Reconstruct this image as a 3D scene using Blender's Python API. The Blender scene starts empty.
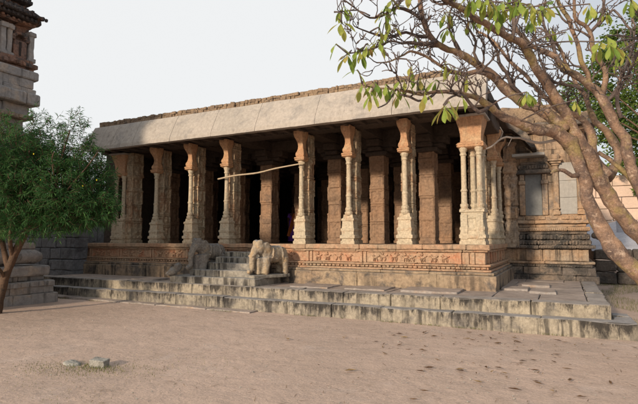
import bpy, math, random
from mathutils import Vector, Matrix, noise, Euler
R=math.radians
random.seed(7)
S=bpy.context.scene
COL=S.collection
# ------------------------------------------------------------------ camera
FPX=487.0; CX=319.0; CY=202.0; YAW=R(26.7); PIT=R(4.46); EYE=1.6
FW=Vector((-math.sin(YAW)*math.cos(PIT),math.cos(YAW)*math.cos(PIT),math.sin(PIT)))
RT=Vector((math.cos(YAW),math.sin(YAW),0)); UP=RT.cross(FW)
cam_d=bpy.data.cameras.new('camera'); cam=bpy.data.objects.new('camera',cam_d); COL.objects.link(cam)
cam.location=(0,0,EYE); cam.rotation_euler=Euler((R(90)+PIT,0,YAW),'XYZ')
cam_d.sensor_width=36; cam_d.lens=FPX/638*36; cam_d.clip_end=2000; cam_d.clip_start=.05
S.camera=cam
def P(x,y,d):      # a point d metres in front of the photographer
    return Vector((0,0,EYE))+FW*d+RT*((x-CX)/FPX*d)-UP*((y-CY)/FPX*d)
def PROJ(p):
    v=p-Vector((0,0,EYE)); w=v.dot(FW)
    if w<=.05: return (-999,-999,w)
    return CX+FPX*v.dot(RT)/w, CY-FPX*v.dot(UP)/w, w
# ------------------------------------------------------------------ world
w=bpy.data.worlds.new('World'); S.world=w; w.use_nodes=True
nt=w.node_tree; nt.nodes.clear()
SUN_EL=R(17); SUN_AZ=R(13)    # azimuth measured from behind the camera towards the left
sky=nt.nodes.new('ShaderNodeTexSky'); sky.sky_type='NISHITA'; sky.sun_disc=False
sky.sun_elevation=SUN_EL; sky.sun_rotation=R(180)+SUN_AZ; sky.dust_density=4; sky.air_density=1.0; sky.ozone_density=1.5
bg=nt.nodes.new('ShaderNodeBackground'); bg.inputs[1].default_value=.12
out=nt.nodes.new('ShaderNodeOutputWorld')
tc=nt.nodes.new('ShaderNodeTexCoord')
nz=nt.nodes.new('ShaderNodeTexNoise'); nz.inputs['Scale'].default_value=1.1; nz.inputs['Detail'].default_value=5
nt.links.new(tc.outputs['Generated'],nz.inputs['Vector'])
# thin high cloud: more of it towards the west (left), a little blue left open to the east
dotn=nt.nodes.new('ShaderNodeVectorMath'); dotn.operation='DOT_PRODUCT'; dotn.inputs[1].default_value=(.80,.35,.42)
nt.links.new(tc.outputs['Generated'],dotn.inputs[0])
ad=nt.nodes.new('ShaderNodeMath'); ad.operation='MULTIPLY_ADD'; ad.inputs[1].default_value=.35
nt.links.new(nz.outputs['Fac'],ad.inputs[0]); nt.links.new(dotn.outputs['Value'],ad.inputs[2])
mr=nt.nodes.new('ShaderNodeMapRange'); mr.inputs['From Min'].default_value=.50; mr.inputs['From Max'].default_value=1.12
mr.inputs['To Min'].default_value=.96; mr.inputs['To Max'].default_value=.10
nt.links.new(ad.outputs[0],mr.inputs['Value'])
mx=nt.nodes.new('ShaderNodeMix'); mx.data_type='RGBA'
nt.links.new(mr.outputs[0],mx.inputs[0]); nt.links.new(sky.outputs[0],mx.inputs[6]); mx.inputs[7].default_value=(7.5,7.6,7.65,1)
nt.links.new(mx.outputs[2],bg.inputs[0]); nt.links.new(bg.outputs[0],out.inputs[0])
sl=bpy.data.lights.new('sun','SUN'); sl.energy=4.2; sl.angle=R(4.0); sl.color=(1,.82,.62)
so=bpy.data.objects.new('sun',sl); COL.objects.link(so)
sd=Vector((math.sin(SUN_AZ)*math.cos(SUN_EL),math.cos(SUN_AZ)*math.cos(SUN_EL),-math.sin(SUN_EL)))
so.rotation_euler=sd.to_track_quat('-Z','Y').to_euler()
S.view_settings.view_transform='Standard'; S.view_settings.look='None'; S.view_settings.exposure=0; S.view_settings.gamma=1
# ------------------------------------------------------------------ materials
class N:
    def __init__(s,name):
        s.m=bpy.data.materials.new(name); s.m.use_nodes=True; s.t=s.m.node_tree; s.t.nodes.clear()
        s.o=s.t.nodes.new('ShaderNodeOutputMaterial'); s.b=s.t.nodes.new('ShaderNodeBsdfPrincipled')
        s.t.links.new(s.b.outputs[0],s.o.inputs[0]); s.g=s.t.nodes.new('ShaderNodeNewGeometry')
        s.b.inputs['Roughness'].default_value=.88; s.b.inputs['Specular IOR Level'].default_value=.25
    def n(s,ty,**k):
        x=s.t.nodes.new(ty)
        for a,v in k.items(): setattr(x,a,v)
        return x
    def l(s,a,b): s.t.links.new(a,b)
    def sv(s,inp,v):
        if hasattr(v,'is_linked') or isinstance(v,bpy.types.NodeSocket): s.l(v,inp)
        else: inp.default_value=v
    def pos(s,sc=(1,1,1)):
        m=s.n('ShaderNodeMapping'); m.inputs['Scale'].default_value=sc; s.l(s.g.outputs['Position'],m.inputs[0]); return m.outputs[0]
    def noise(s,vec,scale,det=4,rough=.6,dist=0):
        x=s.n('ShaderNodeTexNoise'); x.inputs['Scale'].default_value=scale; x.inputs['Detail'].default_value=det
        x.inputs['Roughness'].default_value=rough; x.inputs['Distortion'].default_value=dist; s.l(vec,x.inputs['Vector']); return x.outputs['Fac']
    def ramp(s,v,a,b,lo=0.,hi=1.):
        x=s.n('ShaderNodeMapRange'); x.inputs['From Min'].default_value=a; x.inputs['From Max'].default_value=b
        x.inputs['To Min'].default_value=lo; x.inputs['To Max'].default_value=hi; s.l(v,x.inputs['Value']); return x.outputs[0]
    def mix(s,f,a,b,mode='MIX'):
        x=s.n('ShaderNodeMix',data_type='RGBA',blend_type=mode); 
        for i,v in ((0,f),(6,a),(7,b)):
            if isinstance(v,tuple): v=(v+(1,))[:4]
            s.sv(x.inputs[i],v)
        return x.outputs[2]
    def math(s,op,a,b=0.):
        x=s.n('ShaderNodeMath',operation=op); s.sv(x.inputs[0],a); s.sv(x.inputs[1],b); return x.outputs[0]
    def bump(s,h,st,dist=.02,prev=None):
        x=s.n('ShaderNodeBump'); x.inputs['Strength'].default_value=st; x.inputs['Distance'].default_value=dist
        s.l(h,x.inputs['Height'])
        if prev: s.l(prev,x.inputs['Normal'])
        return x.outputs[0]
def stone(name,c1,c2,c3=None,f3=(.52,.66),top=None,streak=None,sa=(.54,.66),drip=None,dc=(.035,.032,.03),sc=1.0,bs=.5,mott=(.62,1.28),lich=None,off=0.):
    m=N(name); p=m.pos(); 
    if off:
        mm=m.n('ShaderNodeMapping'); mm.inputs['Location'].default_value=(off,off*2,off*.7); m.l(p,mm.inputs[0]); p=mm.outputs[0]
    c=m.mix(m.ramp(m.noise(p,.9*sc,5),.36,.64),c1,c2)
    if c3: c=m.mix(m.ramp(m.noise(p,2.1*sc,6,.65,.4),*f3),c,c3)
    nf=m.noise(p,13*sc,7,.72)
    k=m.ramp(nf,.3,.7,*mott)
    kk=m.n('ShaderNodeCombineColor'); [m.l(k,kk.inputs[i]) for i in range(3)]
    c=m.mix(1.,c,kk.outputs[0],'MULTIPLY')
    if lich:  # pale and dark spots of lichen
        v=m.noise(p,5.5*sc,5,.7); c=m.mix(m.ramp(v,.60,.68,0,.75),c,lich)
        c=m.mix(m.ramp(m.noise(p,7.7*sc,6,.75,.5),.60,.68,0,.7),c,(.07,.06,.055))
    sxyz=m.n('ShaderNodeSeparateXYZ'); m.l(m.g.outputs['Position'],sxyz.inputs[0])
    if streak:
        q=m.pos((7,7,.55)); s_=m.ramp(m.noise(q,1.,5,.7),*sa); msk=m.ramp(m.noise(p,.7,3),.42,.58)
        c=m.mix(m.math('MULTIPLY',m.math('MULTIPLY',s_,msk),streak),c,dc)
    if drip:
        zt,h=drip; q=m.pos((9,9,2.4)); nn=m.math('ADD',m.noise(q,1.,8,.82),m.ramp(m.noise(m.pos(),.9,3),.35,.65,-.10,.08))
        dz=m.math('DIVIDE',m.math('SUBTRACT',zt,sxyz.outputs[2]),h)
        c=m.mix(m.ramp(m.math('SUBTRACT',nn,m.math('MULTIPLY',dz,.15)),.40,.53,0,.94),c,dc)
    if top:
        nn=m.n('ShaderNodeSeparateXYZ'); m.l(m.g.outputs['Normal'],nn.inputs[0])
        tcx=m.mix(m.ramp(m.noise(p,3.,6,.7),.38,.62),top,tuple(v*.68 for v in top))
        c=m.mix(m.ramp(nn.outputs[2],.6,.85),c,tcx)
    m.l(c,m.b.inputs['Base Color'])
    b=m.bump(m.noise(p,5*sc,6,.7),bs,.05); b=m.bump(nf,bs*.9,.02,b); b=m.bump(m.noise(p,55*sc,4,.7),bs*.7,.008,b)
    m.l(b,m.b.inputs['Normal']); return m.m
CREAM=(.50,.41,.28); ORG=(.44,.215,.105); BUFF=(.40,.29,.19); GREY=(.27,.255,.245); DARK=(.05,.045,.04)
M={}
M['riser_low']=stone('riser_low_stone',(.35,.31,.245),(.27,.24,.195),(.17,.155,.14),drip=(.27,.26),streak=.75,sa=(.5,.6),top=(.33,.31,.30),bs=.5)
M['riser_up']=stone('riser_upper_stone',(.38,.33,.25),(.29,.25,.20),(.18,.165,.145),drip=(.49,.2),streak=.6,sa=(.5,.6),top=(.36,.32,.29),bs=.5)
M['step']=stone('step_stone',(.36,.325,.26),(.27,.25,.22),(.16,.155,.15),streak=.95,sa=(.43,.55),top=(.31,.30,.285),bs=.6)
M['paving']=stone('paving_stone',(.36,.31,.275),(.30,.275,.26),(.34,.24,.17),top=(.39,.32,.275),bs=.5)
M['plinth']=stone('plinth_sandstone',(.42,.265,.17),(.37,.275,.19),(.45,.25,.15),streak=.7,sa=(.52,.66),bs=.55,lich=(.40,.32,.24))
M['base']=stone('plinth_base_stone',(.35,.27,.185),(.31,.225,.155),(.13,.11,.095),f3=(.50,.62),streak=.9,sa=(.46,.6),top=(.29,.25,.21),bs=.55)
M['frieze']=stone('frieze_stone',(.46,.27,.17),(.44,.31,.21),(.46,.215,.125),bs=.5,sc=1.6,streak=.3)
M['pier']=stone('pier_stone',(.44,.32,.21),(.45,.385,.275),(.33,.20,.12),f3=(.48,.62),streak=.6,sa=(.5,.62),bs=.9,sc=1.3,mott=(.55,1.3))
M['colonnette']=stone('colonnette_stone',(.54,.445,.32),(.47,.405,.30),(.44,.29,.185),f3=(.55,.68),streak=.25,bs=.5,sc=1.5)
M['bracket']=stone('bracket_stone',(.50,.30,.17),(.46,.26,.15),(.52,.36,.22),streak=.4,bs=.6,sc=1.5)
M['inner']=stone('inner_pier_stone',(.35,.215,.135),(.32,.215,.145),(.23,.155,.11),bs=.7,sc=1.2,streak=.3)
M['beam']=stone('shade_dark_beam_stone',(.10,.075,.06),(.075,.06,.05),bs=.6)  # the hall's deep interior shade is put into this dark stone colour
M['floor']=stone('shade_dark_floor',(.16,.125,.10),(.12,.10,.085),bs=.4)  # floor colour darkened to stand in for the dim hall interior
M['eave']=stone('eave_stone',(.42,.375,.33),(.37,.335,.295),(.31,.285,.26),streak=.5,sa=(.5,.68),dc=(.13,.115,.10),bs=.45,mott=(.78,1.14))
M['brick']=stone('roof_brick_rubble',(.36,.26,.17),(.28,.20,.14),(.14,.11,.09),bs=1.,sc=2.,mott=(.5,1.35))
M['shrine']=stone('shrine_stone',(.40,.26,.16),(.36,.29,.22),(.22,.18,.15),streak=.8,sa=(.48,.62),bs=.8,sc=1.2,lich=(.34,.30,.25))
M['shrine_dark']=stone('shrine_weathered_stone',(.22,.17,.13),(.15,.13,.115),(.07,.065,.06),f3=(.46,.58),streak=.8,bs=.9,sc=1.2,lich=(.30,.25,.19))
M['panel']=stone('smooth_grey_panel_stone',(.36,.34,.31),(.32,.31,.29),(.38,.29,.20),f3=(.58,.72),streak=.3,bs=.2,mott=(.85,1.1))
M['panel_dark']=stone('slate_grey_panel_stone',(.20,.205,.20),(.17,.175,.175),bs=.25,mott=(.8,1.1))
M['tower_grey']=stone('tower_grey_stone',(.36,.335,.315),(.29,.275,.265),(.42,.35,.29),streak=.6,bs=.6,mott=(.75,1.2))
M['tower_brick']=stone('tower_old_brick',(.36,.20,.135),(.25,.17,.14),(.12,.10,.09),f3=(.5,.62),streak=.8,bs=1.,sc=1.8)
M['tower_black']=stone('tower_blackened_plaster',(.10,.085,.08),(.06,.055,.055),(.22,.13,.09),f3=(.55,.66),bs=1.,sc=2.)
M['graywall']=stone('grey_ashlar',(.20,.205,.215),(.16,.165,.175),(.10,.10,.105),bs=.7,lich=(.27,.27,.28))
M['elephant']=stone('worn_elephant_stone',(.36,.31,.25),(.42,.33,.22),(.46,.33,.20),f3=(.5,.62),streak=.5,top=(.33,.32,.31),bs=.7,sc=2.,lich=(.40,.38,.34))
M['elephant_dark']=stone('dark_worn_stone',(.22,.20,.18),(.27,.24,.20),(.34,.28,.21),f3=(.56,.66),streak=.6,top=(.24,.235,.23),bs=.7,sc=2.,lich=(.34,.33,.31))
M['pinkwall']=stone('pink_boundary_stone',(.62,.46,.35),(.56,.42,.34),(.52,.40,.31),bs=.3,mott=(.86,1.1))
M['mound']=stone('pale_rock',(.40,.40,.44),(.46,.46,.50),(.33,.33,.36),bs=.8,mott=(.8,1.2))
M['darkwall']=stone('dark_stone',(.085,.075,.068),(.12,.10,.085),(.05,.048,.045),bs=1.,lich=(.20,.18,.15))
M['stonegrey']=stone('loose_stone',(.52,.49,.43),(.42,.41,.37),(.20,.19,.17),f3=(.56,.66),bs=.8,sc=4.)
M['dark']=stone('near_black_stone',(.05,.04,.035),(.035,.03,.028),bs=.4)  # near-black stone colour for the waterspout and the niche slot
def simple(name,c,rough=.8):
    m=N(name); nf=m.noise(m.pos(),25,4); c2=m.mix(m.ramp(nf,.3,.7),c,tuple(v*.7 for v in c)); m.l(c2,m.b.inputs['Base Color']); m.b.inputs['Roughness'].default_value=rough
    m.l(m.bump(nf,.3,.01),m.b.inputs['Normal']); return m.m
M['bamboo']=simple('weathered_wood',(.50,.40,.28)); M['skin']=simple('skin',(.20,.10,.065),.6); M['hair']=simple('black_hair',(.012,.010,.010),.5)
M['sari']=simple('purple_cloth',(.40,.14,.80)); M['drape']=simple('orange_cloth',(.85,.24,.07)); M['twigdead']=simple('pale_dead_twig',(.42,.36,.31))
def ground_mat():
    m=N('sandy_earth'); p=m.pos()
    c=m.mix(m.ramp(m.noise(p,.45,5),.35,.65),(.56,.42,.34),(.48,.36,.29))
    c=m.mix(m.ramp(m.noise(p,2.6,7,.7),.50,.70,0,.6),c,(.37,.28,.22))
    c=m.mix(m.ramp(m.noise(p,1.3,6,.65,.5),.56,.70,0,.8),c,(.56,.44,.37))
    c=m.mix(m.ramp(m.noise(p,.9,7,.7,.8),.54,.66,0,.5),c,(.40,.31,.255))
    nf=m.noise(p,38,7,.75); k=m.ramp(nf,.3,.7,.72,1.2); kk=m.n('ShaderNodeCombineColor'); [m.l(k,kk.inputs[i]) for i in range(3)]
    c=m.mix(1.,c,kk.outputs[0],'MULTIPLY')
    c=m.mix(m.ramp(m.noise(p,110,3,.6),.66,.72,0,.5),c,(.16,.12,.095))
    m.l(c,m.b.inputs['Base Color']); m.b.inputs['Roughness'].default_value=.95
    b=m.bump(m.noise(p,4,6,.65),.45,.07); b=m.bump(m.noise(p,13,5,.6),.2,.02,b); b=m.bump(nf,.55,.012,b); b=m.bump(m.noise(p,140,3),.5,.004,b); m.l(b,m.b.inputs['Normal']); return m.m
M['ground']=ground_mat()
def bark(name,a,b_,c_,moss=None):
    m=N(name); p=m.pos(); c=m.mix(m.ramp(m.noise(p,5,6,.65),.38,.62),a,b_)
    c=m.mix(m.ramp(m.noise(p,11,6,.7,.6),.54,.66),c,c_)
    if moss: c=m.mix(m.ramp(m.noise(p,3.2,5,.65),.52,.64,0,.7),c,moss)
    nf=m.noise(p,45,6,.7); k=m.ramp(nf,.3,.7,.6,1.3); kk=m.n('ShaderNodeCombineColor'); [m.l(k,kk.inputs[i]) for i in range(3)]
    c=m.mix(1.,c,kk.outputs[0],'MULTIPLY'); m.l(c,m.b.inputs['Base Color']); m.b.inputs['Roughness'].default_value=.8
    b=m.bump(m.noise(p,16,6,.7),.7,.03); b=m.bump(nf,.6,.01,b); m.l(b,m.b.inputs['Normal']); return m.m
M['bark']=bark('frangipani_bark',(.34,.22,.15),(.14,.10,.085),(.46,.35,.27),moss=(.30,.24,.09))
M['twigbark']=bark('frangipani_twig_bark',(.17,.13,.115),(.095,.08,.08),(.26,.17,.13))
M['bark2']=bark('dark_bark',(.10,.065,.045),(.14,.085,.055),(.06,.045,.035))
def leafmat(name,stops,trans=.35,rough=.5):
    m=N(name); a=m.n('ShaderNodeAttribute',attribute_name='tint'); r=m.n('ShaderNodeValToRGB'); e=r.color_ramp.elements
    e[0].position=0; e[0].color=stops[0]+(1,); e[1].position=1; e[1].color=stops[-1]+(1,)
    for i,s in enumerate(stops[1:-1]): x=e.new((i+1)/(len(stops)-1)); x.color=s+(1,)
    m.l(a.outputs['Fac'],r.inputs[0]); c=m.mix(m.ramp(m.noise(m.pos(),22,4),.35,.65,0,.35),r.outputs[0],tuple(v*.6 for v in stops[0]))
    m.l(c,m.b.inputs['Base Color']); m.b.inputs['Roughness'].default_value=rough
    t=m.n('ShaderNodeBsdfTranslucent'); m.l(c,t.inputs[0]); x=m.n('ShaderNodeMixShader'); x.inputs[0].default_value=trans
    m.l(m.b.outputs[0],x.inputs[1]); m.l(t.outputs[0],x.inputs[2]); m.l(x.outputs[0],m.o.inputs[0]); return m.m
M['leaf']=leafmat('frangipani_leaf',[(.13,.22,.04),(.22,.34,.06),(.36,.44,.09),(.50,.48,.12),(.40,.26,.09)],.42)
M['needle']=leafmat('oleander_leaf',[(.022,.075,.024),(.04,.115,.035),(.07,.17,.045),(.09,.20,.05)],.32,.65)
M['bgleaf']=leafmat('far_tree_leaf',[(.05,.10,.02),(.10,.17,.035),(.16,.23,.05),(.25,.30,.07)],.3,.6)
M['yellow']=leafmat('yellow_petal',[(.75,.60,.03),(.8,.65,.05)],.3)
M['litter']=leafmat('dry_leaf',[(.10,.055,.03),(.17,.10,.05),(.26,.18,.09)],.1,.8)
M['grass']=leafmat('grass_blade',[(.12,.15,.045),(.18,.20,.07),(.30,.26,.12)],.3,.7)
# ------------------------------------------------------------------ mesh builder
def nz3(p,f,seed=0.):
    return noise.noise_vector(Vector((p[0]*f+seed,p[1]*f+seed*1.7,p[2]*f-seed)))
class MB:
    def __init__(s): s.v=[]; s.f=[]; s.mi=[]; s.t=[]
    def add(s,vs,fs,mi=0,t=0.):
        b=len(s.v); s.v.extend(vs)
        for f in fs: s.f.append(tuple(i+b for i in f)); s.mi.append(mi); s.t.append(t)
    def build(s,name,mats,parent=None,smooth=False,tint=False):
        me=bpy.data.meshes.new(name); me.from_pydata([tuple(v) for v in s.v],[],s.f); 
        if not isinstance(mats,(list,tuple)): mats=[mats]
        for m in mats: me.materials.append(m)
        if len(mats)>1: me.polygons.foreach_set('material_index',s.mi)
        if smooth: me.polygons.foreach_set('use_smooth',[True]*len(me.polygons))
        if tint:
            a=me.attributes.new('tint','FLOAT','FACE'); a.data.foreach_set('value',s.t)
        me.update(); o=bpy.data.objects.new(name,me); COL.objects.link(o)
        if parent: o.parent=parent; o.matrix_parent_inverse=Matrix.Translation(-Vector(parent.location)) if parent.rotation_euler[2]==0 else parent.matrix_basis.inverted()
        return o
def lat(a,b,res,r):
    L=b-a
    if L<2.5*r: return [a,b]
    n=max(1,int((L-2*r)/res)); return [a]+[a+r+(L-2*r)*i/n for i in range(n+1)]+[b]
def rbox(mb,x0,x1,y0,y1,z0,z1,r=.018,amp=.008,res=.14,mi=0,fr=3.,seed=None,skip=()):
    if seed is None: seed=random.uniform(0,50)
    xs,ys,zs=lat(x0,x1,res,r),lat(y0,y1,res,r),lat(z0,z1,res,r)
    idx={}; vs=[]; fs=[]
    def V(i,j,k):
        key=(i,j,k)
        if key in idx: return idx[key]
        p=Vector((xs[i],ys[j],zs[k]))
        q=Vector((min(max(p.x,x0+r),x1-r),min(max(p.y,y0+r),y1-r),min(max(p.z,z0+r),z1-r)))
        d=p-q
        if (abs(d.x)>1e-6)+(abs(d.y)>1e-6)+(abs(d.z)>1e-6)>1: 
            p=q+d.normalized()*r*(1-.8*max(0,noise.noise(p*5+Vector((seed,0,0)))))
            am=amp*1.8
        else: am=amp
        p=p+nz3(p,fr,seed)*am+nz3(p,fr*4,seed)*am*.4
        idx[key]=len(vs); vs.append(p); return idx[key]
    nx,ny,nzz=len(xs)-1,len(ys)-1,len(zs)-1
    for i in range(nx):
        for j in range(ny):
            if 'z0' not in skip: fs.append((V(i,j,0),V(i,j+1,0),V(i+1,j+1,0),V(i+1,j,0)))
            fs.append((V(i,j,nzz),V(i+1,j,nzz),V(i+1,j+1,nzz),V(i,j+1,nzz)))
    for i in range(nx):
        for k in range(nzz):
            fs.append((V(i,0,k),V(i+1,0,k),V(i+1,0,k+1),V(i,0,k+1)))
            fs.append((V(i,ny,k),V(i,ny,k+1),V(i+1,ny,k+1),V(i+1,ny,k)))
    for j in range(ny):
        for k in range(nzz):
            fs.append((V(0,j,k),V(0,j,k+1),V(0,j+1,k+1),V(0,j+1,k)))
            fs.append((V(nx,j,k),V(nx,j+1,k),V(nx,j+1,k+1),V(nx,j,k+1)))
    mb.add(vs,fs,mi)
def blocksx(mb,x0,x1,y0,y1,z0,z1,L=1.2,gap=.006,jz=.006,**k):
    x=x0
    while x<x1-.01:
        l=L*random.uniform(.7,1.3); 
        if x+l>x1-.35*L: l=x1-x
        dz=random.uniform(-jz,jz); dy=random.uniform(-jz,jz)
        rbox(mb,x+gap/2,x+l-gap/2,y0+dy,y1,z0,z1+dz,**k); x+=l
def blocksy(mb,x0,x1,y0,y1,z0,z1,L=1.2,gap=.006,jz=.006,**k):
    y=y0
    while y<y1-.01:
        l=L*random.uniform(.7,1.3)
        if y+l>y1-.35*L: l=y1-y
        rbox(mb,x0,x1+random.uniform(-jz,jz),y+gap/2,y+l-gap/2,z0,z1+random.uniform(-jz,jz),**k); y+=l
def ring_rect(cx,cy,z,hx,hy,n,ch=.0):
    pts=[]; c=[(-hx,-hy),(hx,-hy),(hx,hy),(-hx,hy)]
    for a in range(4):
        p,q=c[a],c[(a+1)%4]
        for i in range(n):
            t=i/n; x=p[0]+(q[0]-p[0])*t; y=p[1]+(q[1]-p[1])*t
            if ch:
                m=abs(x)/hx+abs(y)/hy; lim=2-ch
                if m>lim: x*=lim/m; y*=lim/m
            pts.append(Vector((cx+x,cy+y,z)))
    return pts
def ring_circ(cx,cy,z,r,n): return [Vector((cx+r*math.cos(2*math.pi*i/n-2.36),cy+r*math.sin(2*math.pi*i/n-2.36),z)) for i in range(n)]
def loft(mb,rings,mi=0,cap=True,disp=None):
    n=len(rings[0]); vs=[]; fs=[]
    for rg in rings:
        c=sum(rg,Vector())/n
        for p in rg: vs.append(p+((p-c).normalized()*disp(p) if disp else Vector()))
    for a in range(len(rings)-1):
        for i in range(n): fs.append((a*n+i,a*n+(i+1)%n,(a+1)*n+(i+1)%n,(a+1)*n+i))
    if cap: fs.append(tuple(reversed(range(n)))); fs.append(tuple(range((len(rings)-1)*n,len(rings)*n)))
    mb.add(vs,fs,mi)
def tube(mb,pts,rad,n=8,mi=0,bump=0.,cap=True,t=0.):
    rings=[]; prev=None
    for i,p in enumerate(pts):
        d=(pts[min(i+1,len(pts)-1)]-pts[max(i-1,0)]).normalized()
        if prev is None:
            a=d.orthogonal().normalized()
        else: a=(prev-d*prev.dot(d)); a=a.normalized() if a.length>1e-5 else d.orthogonal().normalized()
        prev=a; b=d.cross(a)
        rg=[]
        for k in range(n):
            th=2*math.pi*k/n; u=a*math.cos(th)+b*math.sin(th); q=p+u*rad[i]
            if bump: q=q+u*(noise.noise(q*7)*bump*rad[i]+noise.noise(q*19)*bump*.5*rad[i])
            rg.append(q)
        rings.append(rg)
    b0=len(mb.f); loft(mb,rings,mi,cap)
    for i in range(b0,len(mb.f)): mb.t[i]=t
def smoothpath(pts,rad,step):
    P_=[];R_=[]
    n=len(pts)
    for i in range(n-1):
        p0=pts[max(i-1,0)];p1=pts[i];p2=pts[i+1];p3=pts[min(i+2,n-1)]
        k=max(2,int((p2-p1).length/step))
        for j in range(k):
            t=j/k; P_.append(.5*((2*p1)+(p2-p0)*t+(2*p0-5*p1+4*p2-p3)*t*t+(3*p1-p0-3*p2+p3)*t**3)); R_.append(rad[i]+(rad[i+1]-rad[i])*t)
    P_.append(pts[-1]);R_.append(rad[-1]); return P_,R_
def ell(mb,c,r,n=10,m=7,mi=0,rot=None,t=0.):
    vs=[];fs=[]
    for j in range(m+1):
        ph=math.pi*j/m
        for i in range(n):
            th=2*math.pi*i/n; v=Vector((r[0]*math.sin(ph)*math.cos(th),r[1]*math.sin(ph)*math.sin(th),r[2]*math.cos(ph)))
            if rot: v=rot@v
            vs.append(Vector(c)+v)
    for j in range(m):
        for i in range(n): fs.append((j*n+i,(j+1)*n+i,(j+1)*n+(i+1)%n,j*n+(i+1)%n))
    mb.add(vs,fs,mi,t)
def empty(name,loc,label,cat,group=None,rz=0.):
    o=bpy.data.objects.new(name,None); COL.objects.link(o); o.location=loc; o.rotation_euler=(0,0,rz); o['label']=label; o['category']=cat
    if group: o['group']=group
    o.empty_display_size=.3
    return o
def tag(o,label,cat,group=None):
    o['label']=label; o['category']=cat
    if group: o['group']=group
    return o
def remesh(mb,name,mat,vox,parent=None,amp=0.,fr=8.):
    o=mb.build(name,mat); md=o.modifiers.new('r','REMESH'); md.mode='VOXEL'; md.voxel_size=vox; md.use_smooth_shade=True
    dg=bpy.context.evaluated_depsgraph_get(); dg.update(); me=bpy.data.meshes.new_from_object(o.evaluated_get(dg)); me.name=name
    bpy.data.objects.remove(o)
    # relax
    sm=[v.co.copy() for v in me.vertices]; acc=[Vector() for _ in sm]; cnt=[0]*len(sm)
    for it in range(2):
        acc=[Vector() for _ in sm]; cnt=[0]*len(sm)
        for e in me.edges:
            a,b=e.vertices; acc[a]+=sm[b]; acc[b]+=sm[a]; cnt[a]+=1; cnt[b]+=1
        sm=[ (s+acc[i]/cnt[i])/2 if cnt[i] else s for i,s in enumerate(sm)]
    for i,v in enumerate(me.vertices):
        v.co=sm[i]+(nz3(sm[i],fr)*amp+nz3(sm[i],fr*3)*amp*.5 if amp else Vector())
    if not me.materials: me.materials.append(mat)
    me.polygons.foreach_set('use_smooth',[True]*len(me.polygons))
    o=bpy.data.objects.new(name,me); COL.objects.link(o)
    if parent: o.parent=parent
    return o
# ------------------------------------------------------------------ ground
def gridlines(a,b,step,far):
    L=[a+(b-a)*i/int((b-a)/step) for i in range(int((b-a)/step)+1)]
    x=step
    lo=[];hi=[]
    d=step
    while d<far: d*=1.5; lo.insert(0,a-d); hi.append(b+d)
    return lo+L+hi
gx=gridlines(-15,7,.11,700); gy=gridlines(1.2,10.2,.09,900)
mb=MB(); vs=[]
for y in gy:
    for x in gx:
        near=1 if (-60<x<60 and -40<y<80) else .3
        z=(noise.noise(Vector((x*.5,y*.5,0)))*.022+noise.noise(Vector((x*2.1,y*2.1,4)))*.008+noise.noise(Vector((x*6,y*6,9)))*.004)*near-.006
        if y>9.0: z=min(z,-.002)
        vs.append(Vector((x,y,z)))
nx=len(gx)
mb.add(vs,[(j*nx+i,j*nx+i+1,(j+1)*nx+i+1,(j+1)*nx+i) for j in range(len(gy)-1) for i in range(nx-1)])
g=mb.build('ground',M['ground'],smooth=True); g['kind']='structure'
# ------------------------------------------------------------------ terrace
ter=empty('stone_terrace',(-6.5,12,0),'low two-step stone terrace with black-streaked cream risers running along the whole pillared hall','terrace')
mb=MB()
blocksx(mb,-13.5,1.0,9.3,9.64,-.12,.27,L=1.35,r=.02,amp=.012,res=.12)
blocksy(mb,.69,1.0,9.65,10.55,-.12,.262,L=.6,r=.03,amp=.012,res=.12)
mb.build('lower_step',M['riser_low'],ter)
mb=MB()
blocksx(mb,-14.6,-9.15,9.6,10.02,.1,.5,L=1.35,r=.02,amp=.012,res=.12)
blocksx(mb,-9.145,-6.6,9.6,10.02,.1,.5,L=1.35,r=.02,amp=.006,res=.12)
blocksx(mb,-6.595,.66,9.6,10.02,.1,.5,L=1.35,r=.02,amp=.012,res=.12)
blocksy(mb,.34,.68,10.025,15.1,-.1,.49,L=1.0,r=.03,amp=.012,res=.12)
mb.build('upper_step',M['riser_up'],ter)
mb=MB()
y=10.025
for L in (1.35,1.1,.9,1.0,.9):
    x=-1.9 if y>10.5 else -14.4
    blocksx(mb,x,.335,y+.004,y+L-.004,.3,.487,L=1.0,gap=.014,jz=.009,r=.012,amp=.006,res=.2)
    y+=L
mb.build('paving_slab',M['paving'],ter)
for x0,x1,y0,y1,z in ((-5.9,-4.9,10.15,11.02,.488),(-4.5,-3.55,10.2,11.0,.488),(-3.2,-2.0,10.25,11.05,.505),(-10.9,-10.1,9.95,10.6,.49),(-1.3,-.75,11.6,12.2,.505),(-.7,-.2,11.2,11.9,.50),(-.95,-.35,12.6,13.3,.51)):
    mb=MB(); rbox(mb,x0,x1,y0,y1,z-.035,z+.03,r=.012,amp=.016,res=.13); mb.build('loose_paving_slab',M['paving'],ter)
mb=MB()
blocksx(mb,-13.2,-6.2,8.98,9.295,-.05,.035,L=1.5,gap=.03,jz=.012,r=.012,amp=.014,res=.15)
mb.build('ground_kerb',M['paving'],ter)
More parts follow.
